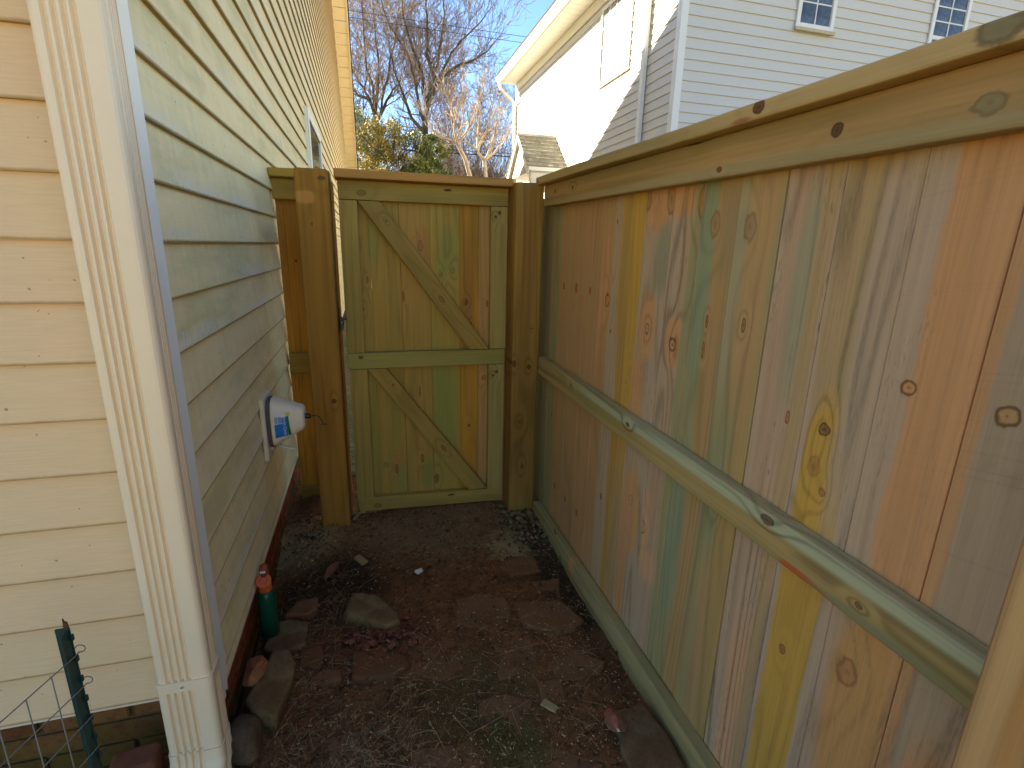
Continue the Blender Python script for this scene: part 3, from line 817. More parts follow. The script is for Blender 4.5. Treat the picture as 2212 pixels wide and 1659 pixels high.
br.rotation_euler = (0, .030, 0)
M_gcap = gm('gate_cap_wood', 85, (128, 96, 58), (118, 92, 54), uax='Y', vax='X', grain=.5)
box('cap_board', -.122, .700, YG - .075, YG + .075, 1.733, 1.770, M_gcap, gate, .004, 2)
def brace(x0t, x1t, zt, x0b, x1b, zb_, seed):
    # object built along its own length so that the grain follows it
    a = Vector(((x0t + x1t) / 2, 0, zt)); b = Vector(((x0b + x1b) / 2, 0, zb_))
    ang = math.atan2(-(b - a).x, -(b - a).z)
    c = (a + b) / 2
    rot = Matrix.Rotation(ang, 3, 'Y')
    inv = rot.inverted()
    bm = bmesh.new()
    pts = [(x0t, zt), (x1t, zt), (x1b, zb_), (x0b, zb_)]
    lo = [bm.verts.new(inv @ (Vector((px, 0, pz)) - c) + Vector((0, -.018, 0))) for px, pz in pts]
    hi = [bm.verts.new(inv @ (Vector((px, 0, pz)) - c) + Vector((0, .018, 0))) for px, pz in pts]
    bm.faces.new(lo); bm.faces.new(hi)
    for i in range(4):
        j = (i + 1) % 4
        bm.faces.new((lo[i], lo[j], hi[j], hi[i]))
    bmesh.ops.bevel(bm, geom=bm.edges[:], offset=.003, segments=2, profile=.5, affect='EDGES')
    m = gm('gate_brace_wood_%d' % seed, seed, (116, 100, 58), (106, 92, 54), grain=.55, knots=[(.0, -.12, .010, 1.8, (100, 82, 50), .35), (.01, .33, .006, 1.4, (92, 68, 42), .6)])
    o = link('gate_brace', bm_mesh('gate_brace', bm), gate, (c.x, YG + .0185, c.z), m)
    o.rotation_euler = (0, ang, 0)
brace(-.028, .073, 1.645, .497, .606, .927, 91)
brace(-.020, .070, .842, .497, .602, .118, 92)
# latch on the gate's free edge
latch = link('latch', None, gate, (-.130, 2.60, 1.09))
prism('latch_plate', [(2.575, 1.152), (2.588, 1.156), (2.600, 1.125), (2.600, 1.045), (2.592, 1.038), (2.575, 1.06)], 'x', -.139, -.1335, M_black, latch, .001)
prism('latch_body', [(-.1365, 1.112), (-.122, 1.105), (-.118, 1.075), (-.124, 1.050), (-.1365, 1.046)], 'y', 2.552, 2.590, M_black, latch, .002)
prism('latch_arm', [(-.130, 1.108), (-.104, 1.106), (-.104, 1.096), (-.130, 1.096)], 'y', 2.565, 2.583, M_black, latch, .0015)
tube('latch_pin', [(-.127, 2.545, 1.086), (-.127, 2.558, 1.086)], .004, M_steel, latch, 8)

# ------------------------------------------------------------------ short fence section between the house and the gate
sect = thing('fence_section', (-.35, 2.7, 0), 'short fence section with its brown gate post filling the gap beside the house wall', 'fence')
M_postL = post_mat('gate_post_wood', (112, 84, 40), (100, 72, 34), 52, [(.03, .72 + .25, .010, 1.0, (70, 46, 24), .8), (-.01, 1.53 + .25, .004, 1.0, (52, 34, 20), .9), (.04, 1.72 + .25, .018, .5, (70, 54, 34), .5)], K=KL,
    patches=[(-.03, 1.64 + .25, .04, .025, (134, 98, 62), .3)])
pL = post('gate_post', -.281, -.143, 2.478, 2.622, 1.758, M_postL, sect)
box('gate_stop', -.142, -.134, 2.585, 2.618, .05, 1.63, M_postL, sect, .002)
box('gate_stop', -.142, -.130, 2.560, 2.584, 1.63, 1.715, M_postL, sect, .002)
M_sec = wood('section_board_wood', (140, 104, 46), (122, 88, 38), seed=54, uax='X', vax='Z', grain=.5, K=KL, knots=[(.03, .82, .011, 1.1, (84, 52, 24), .8), (-.02, .55, .006, 1.2, (84, 52, 24), .7), (.02, 1.3, .010, 1.4, (90, 56, 26), .6)])
M_sec2 = gm('section_rail_wood', 55, (116, 98, 50), (104, 90, 46), uax='Z', vax='X', grain=.5)
YS = 2.97
box('cap_board', -.449, -.16, YS - .05, YS + .07, 1.765, 1.806, M_sec2, sect, .004)
box('rail', -.446, -.16, YS, YS + .036, 1.662, 1.763, M_sec2, sect, .003)
box('rail', -.436, -.16, YS, YS + .036, .745, .860, M_sec2, sect, .003)
box('rail', -.436, -.16, YS, YS + .036, -.12, .045, M_sec2, sect, .003)
box('fence_board', -.440, -.4035, YS + .037, YS + .055, -.14, 1.75, M_sec, sect, .002)
box('fence_board', -.4030, -.2832, YS + .037, YS + .055, -.14, 1.75, M_sec, sect, .002)
box('fence_board', -.282, -.150, YS + .037, YS + .055, -.14, 1.75, M_sec, sect, .002)
box('tie_block', -.20, -.16, 2.62, YS, 1.45, 1.54, M_sec2, sect, .003)

# ------------------------------------------------------------------ ground
def path_mat():
    nb = NB('passage_dirt', .95, .08)
    x, y, z = nb.sep(nb.objcoord())
    co = nb.objcoord()
    n1 = nb.noise(co, 5.0, 5.0, .65)
    n2 = nb.noise(co, 42.0, 5.0, .7)
    n3 = nb.noise(co, 190.0, 3.0, .7)
    c = nb.mix(nb.step(n1, .35, .65), lin((126, 82, 48)), lin((150, 98, 58)))
    c = nb.mix(nb.mul(nb.step(n2, .45, .7), .8), c, lin((76, 53, 31)))
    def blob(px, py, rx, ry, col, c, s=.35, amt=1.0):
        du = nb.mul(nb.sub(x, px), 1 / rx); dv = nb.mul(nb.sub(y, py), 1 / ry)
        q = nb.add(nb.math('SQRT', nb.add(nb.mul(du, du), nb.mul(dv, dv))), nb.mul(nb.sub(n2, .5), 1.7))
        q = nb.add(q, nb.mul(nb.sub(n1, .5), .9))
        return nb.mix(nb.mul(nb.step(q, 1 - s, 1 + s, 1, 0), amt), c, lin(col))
    c = blob(-.36, 2.42, .16, .22, (168, 140, 90), c)
    c = blob(.30, 2.42, .46, .24, (146, 116, 78), c, .6, .9)
    c = blob(.70, 2.20, .16, .14, (178, 148, 100), c, .4)
    c = blob(-.02, 1.66, .20, .12, (122, 66, 44), c, .6, .7)
    c = blob(.25, 1.35, .28, .16, (86, 76, 40), c, .5, .6)
    c = blob(.36, 1.12, .10, .16, (84, 86, 42), c, .5, .65)
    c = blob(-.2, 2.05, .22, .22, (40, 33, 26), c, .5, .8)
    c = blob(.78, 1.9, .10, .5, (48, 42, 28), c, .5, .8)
    c = nb.mix(nb.mul(nb.step(n3, .60, .72), .6), c, lin((158, 128, 88)))
    c = nb.mix(nb.mul(nb.step(n3, .42, .30), .75), c, lin((40, 29, 18)))
    n4 = nb.noise(co, 17.0, 4.0, .7)
    c = nb.mix(nb.mul(nb.step(n4, .56, .70), .75), c, lin((54, 40, 24)))
    fl = nb.voronoi(co, 150.0, 'F1', 0)
    c = nb.mix(nb.mul(nb.step(fl, .20, .12), .8), c, lin((176, 150, 108)))
    nb.color(c)
    nb.bump(nb.add(nb.mul(n2, .7), nb.mul(n3, .4)), .8, .012)
    return nb.m
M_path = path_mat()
def gz(x, y):
    """height of the trodden dirt"""
    h = .020 * (mnoise.noise(Vector((x * 4, y * 4, 3.1)))) + .010 * mnoise.noise(Vector((x * 13, y * 13, 7.7))) + .005 * mnoise.noise(Vector((x * 40, y * 40, 1.2)))
    h += .055 * math.exp(-(((x + .26) / .22) ** 2 + ((y - 2.50) / .20) ** 2))
    h += .030 * math.exp(-(((x - .35) / .5) ** 2 + ((y - 2.6) / .25) ** 2))
    h -= .030 * math.exp(-(((x + .46) / .06) ** 2)) * (1 if y < 2.3 else .3)
    h -= .025 * math.exp(-(((x - .82) / .08) ** 2)) * (1 if y < 2.2 else 0)
    return h - .008
nx_, ny_ = 190, 300
gx0, gx1, gy0, gy1 = -1.5, 1.2, -.6, 3.3
V, F = [], []
for j in range(ny_ + 1):
    for i in range(nx_ + 1):
        x = gx0 + (gx1 - gx0) * i / nx_; y = gy0 + (gy1 - gy0) * j / ny_
        e = min(i, nx_ - i, j, ny_ - j)
        V.append((x, y, gz(x, y) if e > 2 else -.09))
for j in range(ny_):
    for i in range(nx_):
        a = j * (nx_ + 1) + i
        F.append((a, a + 1, a + nx_ + 2, a + nx_ + 1))
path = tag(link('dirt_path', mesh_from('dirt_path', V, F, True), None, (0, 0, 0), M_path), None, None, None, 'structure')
def lawn_mat():
    nb = NB('lawn', .95, .08)
    co = nb.objcoord()
    n = nb.noise(co, 1.2, 5.0, .7); n2 = nb.noise(co, 26.0, 4.0, .7)
    c = nb.mix(nb.step(n, .35, .65), lin((132, 122, 76)), lin((158, 138, 92)))
    c = nb.mix(nb.step(n2, .45, .75), c, lin((78, 84, 40)))
    nb.color(c); nb.bump(n2, .8, .03)
    return nb.m
gs_ = 1500
tag(link('ground', mesh_from('ground', [(-gs_, -gs_, -.07), (gs_, -gs_, -.07), (gs_, gs_, -.07), (-gs_, gs_, -.07)], [(0, 1, 2, 3)]), None, (0, 0, 0), lawn_mat()), None, None, None, 'structure')

# ---- stones
def stone_mat(nm, c1, c2, dust=(92, 72, 54), dustamt=.5, patch=None):
    nb = NB(nm, .92, .12)
    co = nb.objcoord()
    n = nb.noise(co, 16.0, 5.0, .65); n2 = nb.noise(co, 90.0, 3.0, .7); n3 = nb.noise(co, 5.0, 3.0, .6)
    c = nb.mix(nb.step(n, .35, .65), lin(c1), lin(c2))
    c = nb.mix(nb.mul(nb.step(n3, .40, .66), dustamt), c, lin(dust))
    if patch: c = nb.mix(nb.step(nb.noise(co, 11.0, 4.0, .6, 1.5), .52, .60), c, lin(patch))
    c = nb.mix(nb.mul(nb.step(n2, .60, .74), .5), c, lin((150, 130, 100)))
    c = nb.mix(nb.mul(nb.step(n2, .42, .30), .5), c, lin((40, 32, 26)))
    nb.color(c); nb.bump(nb.add(n, nb.mul(n2, .6)), .6, .006)
    return nb.m
M_flag = stone_mat('flagstone', (126, 88, 56), (138, 98, 64), (122, 82, 48), .9)
M_flagred = stone_mat('red_flagstone', (126, 78, 48), (116, 76, 48), (108, 76, 45), .8)
M_grey = stone_mat('grey_stone', (138, 112, 72), (112, 90, 58), (112, 80, 46), .7)
M_greyd = stone_mat('dark_grey_stone', (128, 100, 66), (104, 80, 52), (112, 78, 46), .6)
M_roundst = stone_mat('brown_stone', (118, 92, 66), (96, 74, 52), (104, 80, 52), .4)
M_orock = stone_mat('orange_rock', (160, 92, 58), (132, 80, 58), (176, 132, 86), .5, patch=(186, 122, 70))
M_wrock = stone_mat('pale_banded_rock', (150, 86, 62), (128, 76, 54), (160, 120, 90), .4, patch=(196, 176, 156))
M_quartz = stone_mat('white_quartz', (214, 206, 190), (226, 220, 206), (190, 176, 150), .2)
def flag(poly, z, th, mat, parent, name='flagstone', bev=.010, tilt=(0, 0)):
    bm = bmesh.new()
    c = sum((Vector((p[0], p[1], 0)) for p in poly), Vector()) / len(poly)
    # wobble the outline
    pts = []
    n = len(poly)
    for i in range(n):
        a = Vector(poly[i] + (0,)); b = Vector(poly[(i + 1) % n] + (0,))
        for t in (0, .33, .66):
            p = a.lerp(b, t)
            q = Vector((mnoise.noise(p * 17 + Vector((1, 2, 3))), mnoise.noise(p * 17 + Vector((9, 5, 3))), 0)) * .010
            pts.append(p + q - c)
    top = [bm.verts.new(p + Vector((0, 0, 0))) for p in pts]
    bot = [bm.verts.new(p * 1.02 + Vector((0, 0, -th))) for p in pts]
    bm.faces.new(top); bm.faces.new(bot[::-1])
    m = len(pts)
    for i in range(m):
        bm.faces.new((top[i], top[(i + 1) % m], bot[(i + 1) % m], bot[i]))
    bmesh.ops.recalc_face_normals(bm, faces=bm.faces)
    es = [e for e in bm.edges if e.verts[0] in top and e.verts[1] in top]
    bmesh.ops.bevel(bm, geom=es, offset=bev, segments=2, profile=.6, affect='EDGES')
    bmesh.ops.triangulate(bm, faces=[f for f in bm.faces if len(f.verts) > 4])
    bmesh.ops.subdivide_edges(bm, edges=[e for e in bm.edges if e.calc_length() > .03], cuts=2, use_grid_fill=True)
    bm.normal_update()
    for v in bm.verts:
        w = v.co + c
        v.co += v.normal * (.0035 * mnoise.noise(w * 22) + .0015 * mnoise.noise(w * 60))
    o = link(name, bm_mesh(name, bm, True), parent, (c.x, c.y, z), mat)
    o.rotation_euler = (tilt[0], tilt[1], 0)
    return o
def rock(name, x, y, z, sx, sy, sz, mat, seed, rotz=0.0, rough=.35, facet=5, smooth=False, sub=3, tilt=(0, 0)):
    bm = bmesh.new()
    bmesh.ops.create_icosphere(bm, subdivisions=sub, radius=1.0)
    r = random.Random(seed)
    planes = []
    for _ in range(facet):
        d = Vector((r.gauss(0, 1), r.gauss(0, 1), r.gauss(0, .8))).normalized()
        planes.append((d, r.uniform(.55, .85)))
    for v in bm.verts:
        for d, h in planes:
            k2 = v.co.dot(d)
            if k2 > h: v.co -= d * (k2 - h)
        n = mnoise.noise(v.co * 1.7 + Vector((seed, 0, 0))) * rough + mnoise.noise(v.co * 5 + Vector((0, seed, 0))) * rough * .3
        v.co *= 1 + n * .5
        v.co = Vector((v.co.x * sx, v.co.y * sy, v.co.z * sz))
    o = link(name, bm_mesh(name, bm, smooth), None, (x, y, z), mat)
    o.rotation_euler = (tilt[0], tilt[1], rotz)
    return o
FL = {
  'f1': [(-0.219, 1.475), (-0.116, 1.468), (-0.035, 1.428), (-0.043, 1.376), (-0.199, 1.402)],
  'f2': [(0.013, 1.336), (0.064, 1.335), (0.080, 1.277), (0.049, 1.237), (0.002, 1.252)],
  'big': [(0.292, 1.345), (0.380, 1.346), (0.487, 1.296), (0.505, 1.210), (0.448, 1.135), (0.310, 1.133), (0.241, 1.204)],
  'f3': [(0.298, 1.847), (0.392, 1.868), (0.512, 1.810), (0.500, 1.695), (0.400, 1.636), (0.281, 1.695)],
  'f4': [(0.530, 1.772), (0.729, 1.742), (0.779, 1.598), (0.698, 1.557), (0.527, 1.620)],
  'f5': [(0.657, 1.906), (0.784, 1.900), (0.742, 1.763), (0.638, 1.782)],
  'f6': [(0.571, 1.462), (0.686, 1.480), (0.773, 1.389), (0.732, 1.334), (0.564, 1.351)],
  'f7': [(0.500, 1.361), (0.593, 1.358), (0.578, 1.254), (0.490, 1.258)],
  'f8': [(0.547, 1.208), (0.630, 1.223), (0.700, 1.178), (0.653, 1.098), (0.531, 1.098)],
  'f9': [(0.405, 1.072), (0.528, 1.091), (0.629, 1.051), (0.615, 0.963), (0.409, 1.003)],
  'f10': [(0.222, 2.120), (0.380, 2.140), (0.501, 2.072), (0.456, 1.972), (0.248, 1.989)],
  'f11': [(0.575, 2.093), (0.718, 2.099), (0.720, 1.962), (0.564, 1.964)],
  'f12': [(0.110, 1.600), (0.267, 1.609), (0.317, 1.503), (0.191, 1.449), (0.100, 1.493)],
  'f13': [(0.369, 1.583), (0.548, 1.564), (0.530, 1.427), (0.378, 1.402)],
  'f14': [(0.047, 1.208), (0.184, 1.203), (0.208, 1.109), (0.065, 1.105)],
  'f15': [(-0.193, 1.315), (-0.058, 1.312), (-0.020, 1.196), (-0.160, 1.204)],
  'f16': [(-0.007, 2.272), (0.171, 2.271), (0.205, 2.162), (0.033, 2.166)],
}
for k, p in FL.items():
    c = Vector((sum(q[0] for q in p) / len(p), sum(q[1] for q in p) / len(p)))
    flag(p, gz(c.x, c.y) + rng.uniform(.001, .009), .05, M_flag, path, 'flagstone', .010, (rng.uniform(-.03, .03), rng.uniform(-.03, .03)))
flag([(-0.301, 1.703), (-0.229, 1.704), (-0.208, 1.657), (-0.228, 1.596), (-0.299, 1.614)], .012, .05, M_flagred, path, 'flagstone')
flag([(-0.263, 1.544), (-0.213, 1.593), (-0.152, 1.577), (-0.156, 1.527), (-0.207, 1.514)], .006, .05, M_flag, path, 'flagstone')
flag([(0.710, 1.175), (0.801, 1.179), (0.828, 1.069), (0.816, 0.953), (0.659, 0.965), (0.666, 1.079)], .016, .06, M_greyd, path, 'flagstone')
def T(o, label, cat, group=None): return tag(o, label, cat, group)
T(flag([(-0.427, 1.857), (-0.361, 1.862), (-0.290, 1.836), (-0.283, 1.710), (-0.377, 1.688), (-0.428, 1.723)], .018, .06, M_grey, None, 'paving_stone', .008), 'square grey paving stone under the green bottle', 'stone')
T(flag([(-0.347, 1.961), (-0.264, 1.976), (-0.257, 1.910), (-0.289, 1.876), (-0.386, 1.887)], .022, .06, M_flag, None, 'paving_stone', .008), 'small brown paving stone just behind the green bottle', 'stone')
T(flag([(-0.122, 1.938), (-0.021, 1.905), (0.057, 1.777), (0.061, 1.731), (0.006, 1.714), (-0.156, 1.822)], .042, .08, M_grey, None, 'flat_stone', .014, (.06, 0)), 'thick grey wedge shaped stone standing proud of the dirt in mid passage', 'stone')
T(flag([(-0.121, 1.647), (-0.022, 1.633), (0.075, 1.582), (0.081, 1.529), (0.005, 1.490), (-0.117, 1.517)], .012, .06, M_flagred, None, 'flat_stone', .012), 'flat reddish stone in front of the red rubble', 'stone')
T(flag([(-0.387, 1.653), (-0.323, 1.653), (-0.299, 1.553), (-0.332, 1.382), (-0.405, 1.414), (-0.432, 1.458)], .060, .09, M_grey, None, 'long_stone', .012, (.05, .10)), 'long olive grey stone lying beside the house with an orange rock on it', 'stone')
T(rock('round_stone', -.415, 1.345, .030, .055, .085, .042, M_roundst, 5, .35, .12, 3, True, 3), 'rounded brown stone next to the foot of the downspout', 'stone')
T(rock('orange_rock', -.420, 1.545, .088, .046, .044, .047, M_orock, 9, .5, .45, 9, False, 3, (.2, 0)), 'jagged orange brown rock resting on the long grey stone', 'rock')
T(rock('pale_rock', .672, 1.115, .040, .033, .045, .036, M_wrock, 12, .3, .5, 8, False, 3), 'red and white banded rock beside the dark slab near the fence', 'rock')
T(rock('quartz_pebble', .162, 2.058, .016, .020, .015, .013, M_quartz, 21, .5, .5, 5, False, 2), 'small bright white pebble alone on the dirt', 'pebble')
M_leaf = simple('dry_leaf', lin((130, 84, 62)), .8, .1, var=.3, scale=40)
lf = []
for i in range(7):
    t = i / 6; w = .022 * math.sin(math.pi * min(.98, max(.03, t))) ** .7
    lf.append(((t - .5) * .11, w, .006 + .012 * math.sin(t * 3)))
V = [(a, b, c + .010) for a, b, c in lf] + [(a, 0, c) for a, b, c in lf] + [(a, -b, c + .012) for a, b, c in lf]
F = [(i, i + 1, 8 + i, 7 + i) for i in range(6)] + [(7 + i, 8 + i, 15 + i, 14 + i) for i in range(6)]
o = link('dead_leaf', mesh_from('dead_leaf', V, F, True), None, (-.215, 2.14, .012), M_leaf); o.rotation_euler = (.1, -.2, 1.05)
T(o, 'curled reddish dead leaf on the dirt near the wood chip', 'leaf')
M_chip = simple('fresh_wood_chip', lin((172, 142, 92)), .8, .1, var=.25, scale=60)
def chip(x, y, z, l, w, t, rz, label, tilt=0.1):
    me = box_mesh('wood_chip', l, w, t, .003, 1, 'center')
    for v in me.vertices: v.co += Vector((mnoise.noise(v.co * 40), mnoise.noise(v.co * 40 + Vector((5, 5, 5))), 0)) * .004
    o = link('wood_chip', me, None, (x, y, z), M_chip); o.rotation_euler = (tilt, .05, rz)
    T(o, label, 'wood chip')
chip(-.093, 2.20, gz(-.093, 2.2) + .012, .075, .034, .012, -.95, 'short tan wood offcut lying beside the dead leaf')
chip(-.105, 2.60, gz(-.105, 2.6) + .014, .080, .017, .012, .3, 'light wood splinter just under the gate corner by the post')
chip(-.115, 2.545, gz(-.115, 2.545) + .010, .075, .018, .010, 1.25, 'narrow wood splinter crossing in front of the gate corner')
chip(.505, 1.246, gz(.505, 1.246) + .016, .055, .026, .010, -.8, 'split pale wood chip on straw near the fence')
me = box_mesh('loose_brick', .105, .066, .255, .009, 2, 'bottom')
o = link('loose_brick', me, None, (-.628, 1.225, -.070), simple('loose_brick_clay', lin((112, 70, 50)), .9, .1, var=.4, scale=30, bump=.4)); o.rotation_euler = (.05, .0, .10)
T(o, 'loose brown brick standing on end against the foundation left of the downspout', 'brick')

# ---- loose stuff on the dirt
def scatter(name, n, gen, mat):
    V, F = [], []
    for _ in range(n):
        v, f = gen()
        b = len(V); V += v; F += [tuple(i + b for i in q) for q in f]
    return tag(link(name, mesh_from(name, V, F), None, (0, 0, 0), mat), None, None, None, 'stuff')
def varmat(nm, c1, c2, c3, rough=.9):
    nb = NB(nm, rough, .1)
    n = nb.voronoi(nb.objcoord(), 55.0, 'F1', 1)
    s = nb.sep(n)[0]
    nb.color(nb.mix(nb.step(s, .3, .8), nb.mix(nb.step(s, .0, .3), lin(c1), lin(c2)), lin(c3)))
    return nb.m
def spot(zone):
    while True:
        if zone == 'any':
            x, y = rng.uniform(-.45, .86), rng.uniform(.75, 2.62)
        elif zone == 'near':
            x, y = rng.uniform(-.35, .84), rng.uniform(.78, 1.75)
        elif zone == 'left':
            x, y = rng.gauss(-.22, .12), rng.gauss(1.95, .35)
        elif zone == 'foot':
            x, y = rng.gauss(-.15, .18), rng.gauss(1.22, .10)
        elif zone == 'back':
            x, y = rng.gauss(.35, .30), rng.gauss(2.42, .14)
        if -.45 < x < .84 and .7 < y < 2.72: return x, y
def straw_gen(zone, lmin, lmax, w):
    def g():
        x, y = spot(rng.choice(zone)); a = rng.uniform(0, 6.28); l = rng.uniform(lmin, lmax)
        z = gz(x, y) + rng.uniform(.004, .022); rise = rng.uniform(-.006, .016); bend = rng.uniform(-.25, .25)
        vs = []
        for i in range(4):
            t = i / 3
            px = x + math.cos(a + bend * t) * l * t; py = y + math.sin(a + bend * t) * l * t
            pz = max(gz(px, py) + .003, z + rise * math.sin(t * 3.1))
            ww = w * (1 - .6 * t)
            nx2, ny2 = -math.sin(a), math.cos(a)
            vs += [(px - nx2 * ww, py - ny2 * ww, pz), (px + nx2 * ww, py + ny2 * ww, pz + .0006)]
        return vs, [(0, 1, 3, 2), (2, 3, 5, 4), (4, 5, 7, 6)]
    return g
scatter('dry_straw', 1900, straw_gen(['any', 'near', 'left', 'foot', 'foot'], .02, .10, .0008), varmat('straw', (98, 70, 44), (138, 102, 64), (168, 132, 88)))
scatter('pine_needles', 150, straw_gen(['near', 'foot', 'left'], .10, .22, .0010), varmat('needles', (116, 78, 50), (146, 106, 70), (170, 132, 92)))
scatter('dark_leaf_litter', 1100, straw_gen(['left', 'left', 'any', 'foot'], .010, .032, .0026), varmat('litter', (58, 44, 28), (82, 62, 38), (112, 86, 54)))
def chip_gen(zone, s0, s1):
    def g():
        x, y = spot(rng.choice(zone)); s = rng.uniform(s0, s1); a = rng.uniform(0, 6.28); z = gz(x, y) + rng.uniform(.010, .020)
        c, n = math.cos(a), math.sin(a); w = s * rng.uniform(.25, .5)
        k3 = rng.uniform(-.4, .4) * s
        return [(x - c * s + n * w, y - n * s - c * w, z), (x + c * s + n * w, y + n * s - c * w, z + k3 * .4), (x + c * s - n * w, y + n * s + c * w, z + abs(k3)), (x - c * s - n * w, y - n * s + c * w, z + .001)], [(0, 1, 2, 3)]
    return g
scatter('wood_shavings', 1500, chip_gen(['near', 'near', 'any'], .0016, .0042), varmat('shavings', (150, 124, 84), (176, 150, 104), (196, 172, 126)))
scatter('sawdust_shreds', 2600, chip_gen(['back', 'back', 'any'], .0025, .0075), varmat('shreds', (98, 74, 48), (138, 110, 72), (168, 140, 98)))
def clod_gen(zone, s0, s1, sink=.3):
    def g():
        x, y = zone(); s = rng.uniform(s0, s1); z = gz(x, y) + s * (1 - sink) * .5 + .004
        vs = []
        for d in ((1, 0, 0), (-1, 0, 0), (0, 1, 0), (0, -1, 0), (0, 0, 1), (0, 0, -1), (.6, .6, .5), (-.6, .6, .5), (.6, -.6, .5), (-.6, -.6, .5)):
            k4 = s * rng.uniform(.65, 1.1)
            vs.append((x + d[0] * k4, y + d[1] * k4, z + d[2] * k4 * .8))
        fs = [(4, 6, 7), (4, 7, 9), (4, 9, 8), (4, 8, 6), (0, 2, 6), (2, 7, 6), (2, 1, 7), (1, 9, 7), (1, 3, 9), (3, 8, 9), (3, 0, 8), (0, 6, 8), (0, 5, 2), (2, 5, 1), (1, 5, 3), (3, 5, 0)]
        return vs, fs
    return g
scatter('red_rubble', 130, clod_gen(lambda: (rng.gauss(-.02, .075), rng.gauss(1.695, .045)), .008, .020), varmat('rubble', (92, 52, 36), (112, 64, 44), (126, 78, 54)))
scatter('soil_clods', 700, clod_gen(lambda: (rng.uniform(-.44, .84), rng.uniform(.8, 2.65)), .003, .011), varmat('clods', (80, 58, 34), (98, 70, 42), (112, 82, 50)))
scatter('footing_crumbs', 260, clod_gen(lambda: (rng.gauss(.76, .05), rng.gauss(2.36, .10)), .006, .022), varmat('crumbs', (66, 50, 34), (92, 72, 48), (140, 116, 78)))
scatter('sandy_crumbs', 200, clod_gen(lambda: (rng.gauss(-.34, .07), rng.gauss(2.44, .13)), .004, .014), varmat('sand_crumbs', (80, 62, 42), (136, 112, 74), (164, 138, 94)))

# ------------------------------------------------------------------ green bottle
bx, by, bz = -.418, 1.80, .019
bot = thing('bottle', (bx, by, bz), 'dark green plastic bottle with orange flip cap standing against the foundation', 'bottle')
def lathe(name, prof, mat, parent, loc, seg=28, sy=1.0):
    V, F = [], []
    for r, zq in prof:
        for k in range(seg):
            a = 2 * math.pi * k / seg
            V.append((r * math.cos(a), r * math.sin(a) * sy, zq))
    for i in range(len(prof) - 1):
        for k in range(seg):
            k2 = (k + 1) % seg
            F.append((i * seg + k, i * seg + k2, (i + 1) * seg + k2, (i + 1) * seg + k))
    F.append(tuple(range(seg))[::-1]); F.append(tuple(range((len(prof) - 1) * seg, len(prof) * seg)))
    return link(name, mesh_from(name, V, F, True), parent, loc, mat)
M_green = simple('dark_green_plastic', (0.004, 0.075, 0.032), .38, .4, var=.25, scale=12)
M_orange = simple('orange_plastic', (0.62, 0.115, 0.018), .45, .35, var=.15, scale=14)
M_dkorange = simple('dull_orange_plastic', (0.30, 0.07, 0.03), .5, .3, var=.2)
M_whitelab = simple('white_label', (0.75, 0.72, 0.66), .7, .2, var=.1, scale=60)
lathe('bottle_body', [(.028, .0), (.0325, .004), (.0325, .10), (.0315, .16), (.0285, .183), (.022, .192)], M_green, bot, (bx, by, bz))
lathe('bottle_cap', [(.0225, .190), (.0235, .193), (.0232, .214), (.0212, .220), (.018, .2205)], M_orange, bot, (bx, by, bz))
# flat round flip lid facing the passage, tilted up
def disc(name, r, t, c, nrm, mat, parent, bev=.003):
    bm = bmesh.new()
    bmesh.ops.create_cone(bm, cap_ends=True, segments=28, radius1=r, radius2=r, depth=t)
    bmesh.ops.bevel(bm, geom=[e for e in bm.edges if abs(e.verts[0].co.z - e.verts[1].co.z) < 1e-6], offset=bev, segments=2, profile=.5, affect='EDGES')
    o = link(name, bm_mesh(name, bm, False), parent, c, mat)
    o.rotation_euler = Vector(nrm).to_track_quat('Z', 'Y').to_euler()
    return o
lid = disc('flip_lid', .0265, .018, (bx - .002, by - .004, bz + .232), (.12, -.75, .55), M_orange, bot)
disc('lid_boss', .012, .006, (bx - .002 + .0012, by - .004 - .0085, bz + .232 + .0066), (.12, -.75, .55), M_orange, bot, .002)
lathe('nozzle', [(.017, .232), (.0165, .270), (.0135, .284), (.007, .290)], M_dkorange, bot, (bx, by + .012, bz), 20)
box('nozzle_label', bx - .010, bx + .008, by - .0072, by - .0060, bz + .264, bz + .273, M_whitelab, bot, 0)

# ------------------------------------------------------------------ foam cover over the outdoor tap
fx0, fy, fz = -.425, 2.25, .715
cov = thing('faucet_cover', (XW + .02, fy, fz), 'white moulded foam faucet cover with a blue and green label on the wall', 'faucet cover')
M_foam = simple('white_foam', lin((240, 220, 184)), .6, .3, var=.06, scale=50, bump=.15)
M_gasket = simple('grey_gasket', lin((104, 92, 88)), .9, .1, var=.15)
def squircle(hx, hz, n=32, p=3.2):
    out = []
    for k in range(n):
        a = 2 * math.pi * k / n
        c, s = math.cos(a), math.sin(a)
        out.append((hx * math.copysign(abs(c) ** (2 / p), c), hz * math.copysign(abs(s) ** (2 / p), s)))
    return out
def cov_ring(x, hy, hz, dz=0): return [(x, fy + a, fz + dz + b) for a, b in squircle(hy, hz)]
L0, L1 = -.412, -.288
def cs(t): return (.078 - .026 * t, .105 - .052 * t, .010 * t)
rr = [cov_ring(L0 + (L1 - .012 - L0) * t, *cs(t)) for t in (0, .05, .25, .5, .75, 1.0)]
h = cs(1.0)
rr += [cov_ring(L1 - .005, h[0] - .004, h[1] - .004, h[2]), cov_ring(L1, h[0] - .012, h[1] - .012, h[2]), cov_ring(L1 + .001, .02, .02, h[2])]
loft('cover_shell', rr, M_foam, cov, True)
loft('foam_gasket', [cov_ring(L0 - .024, .076, .103), cov_ring(L0 - .001, .0775, .1045)], M_gasket, cov, False)
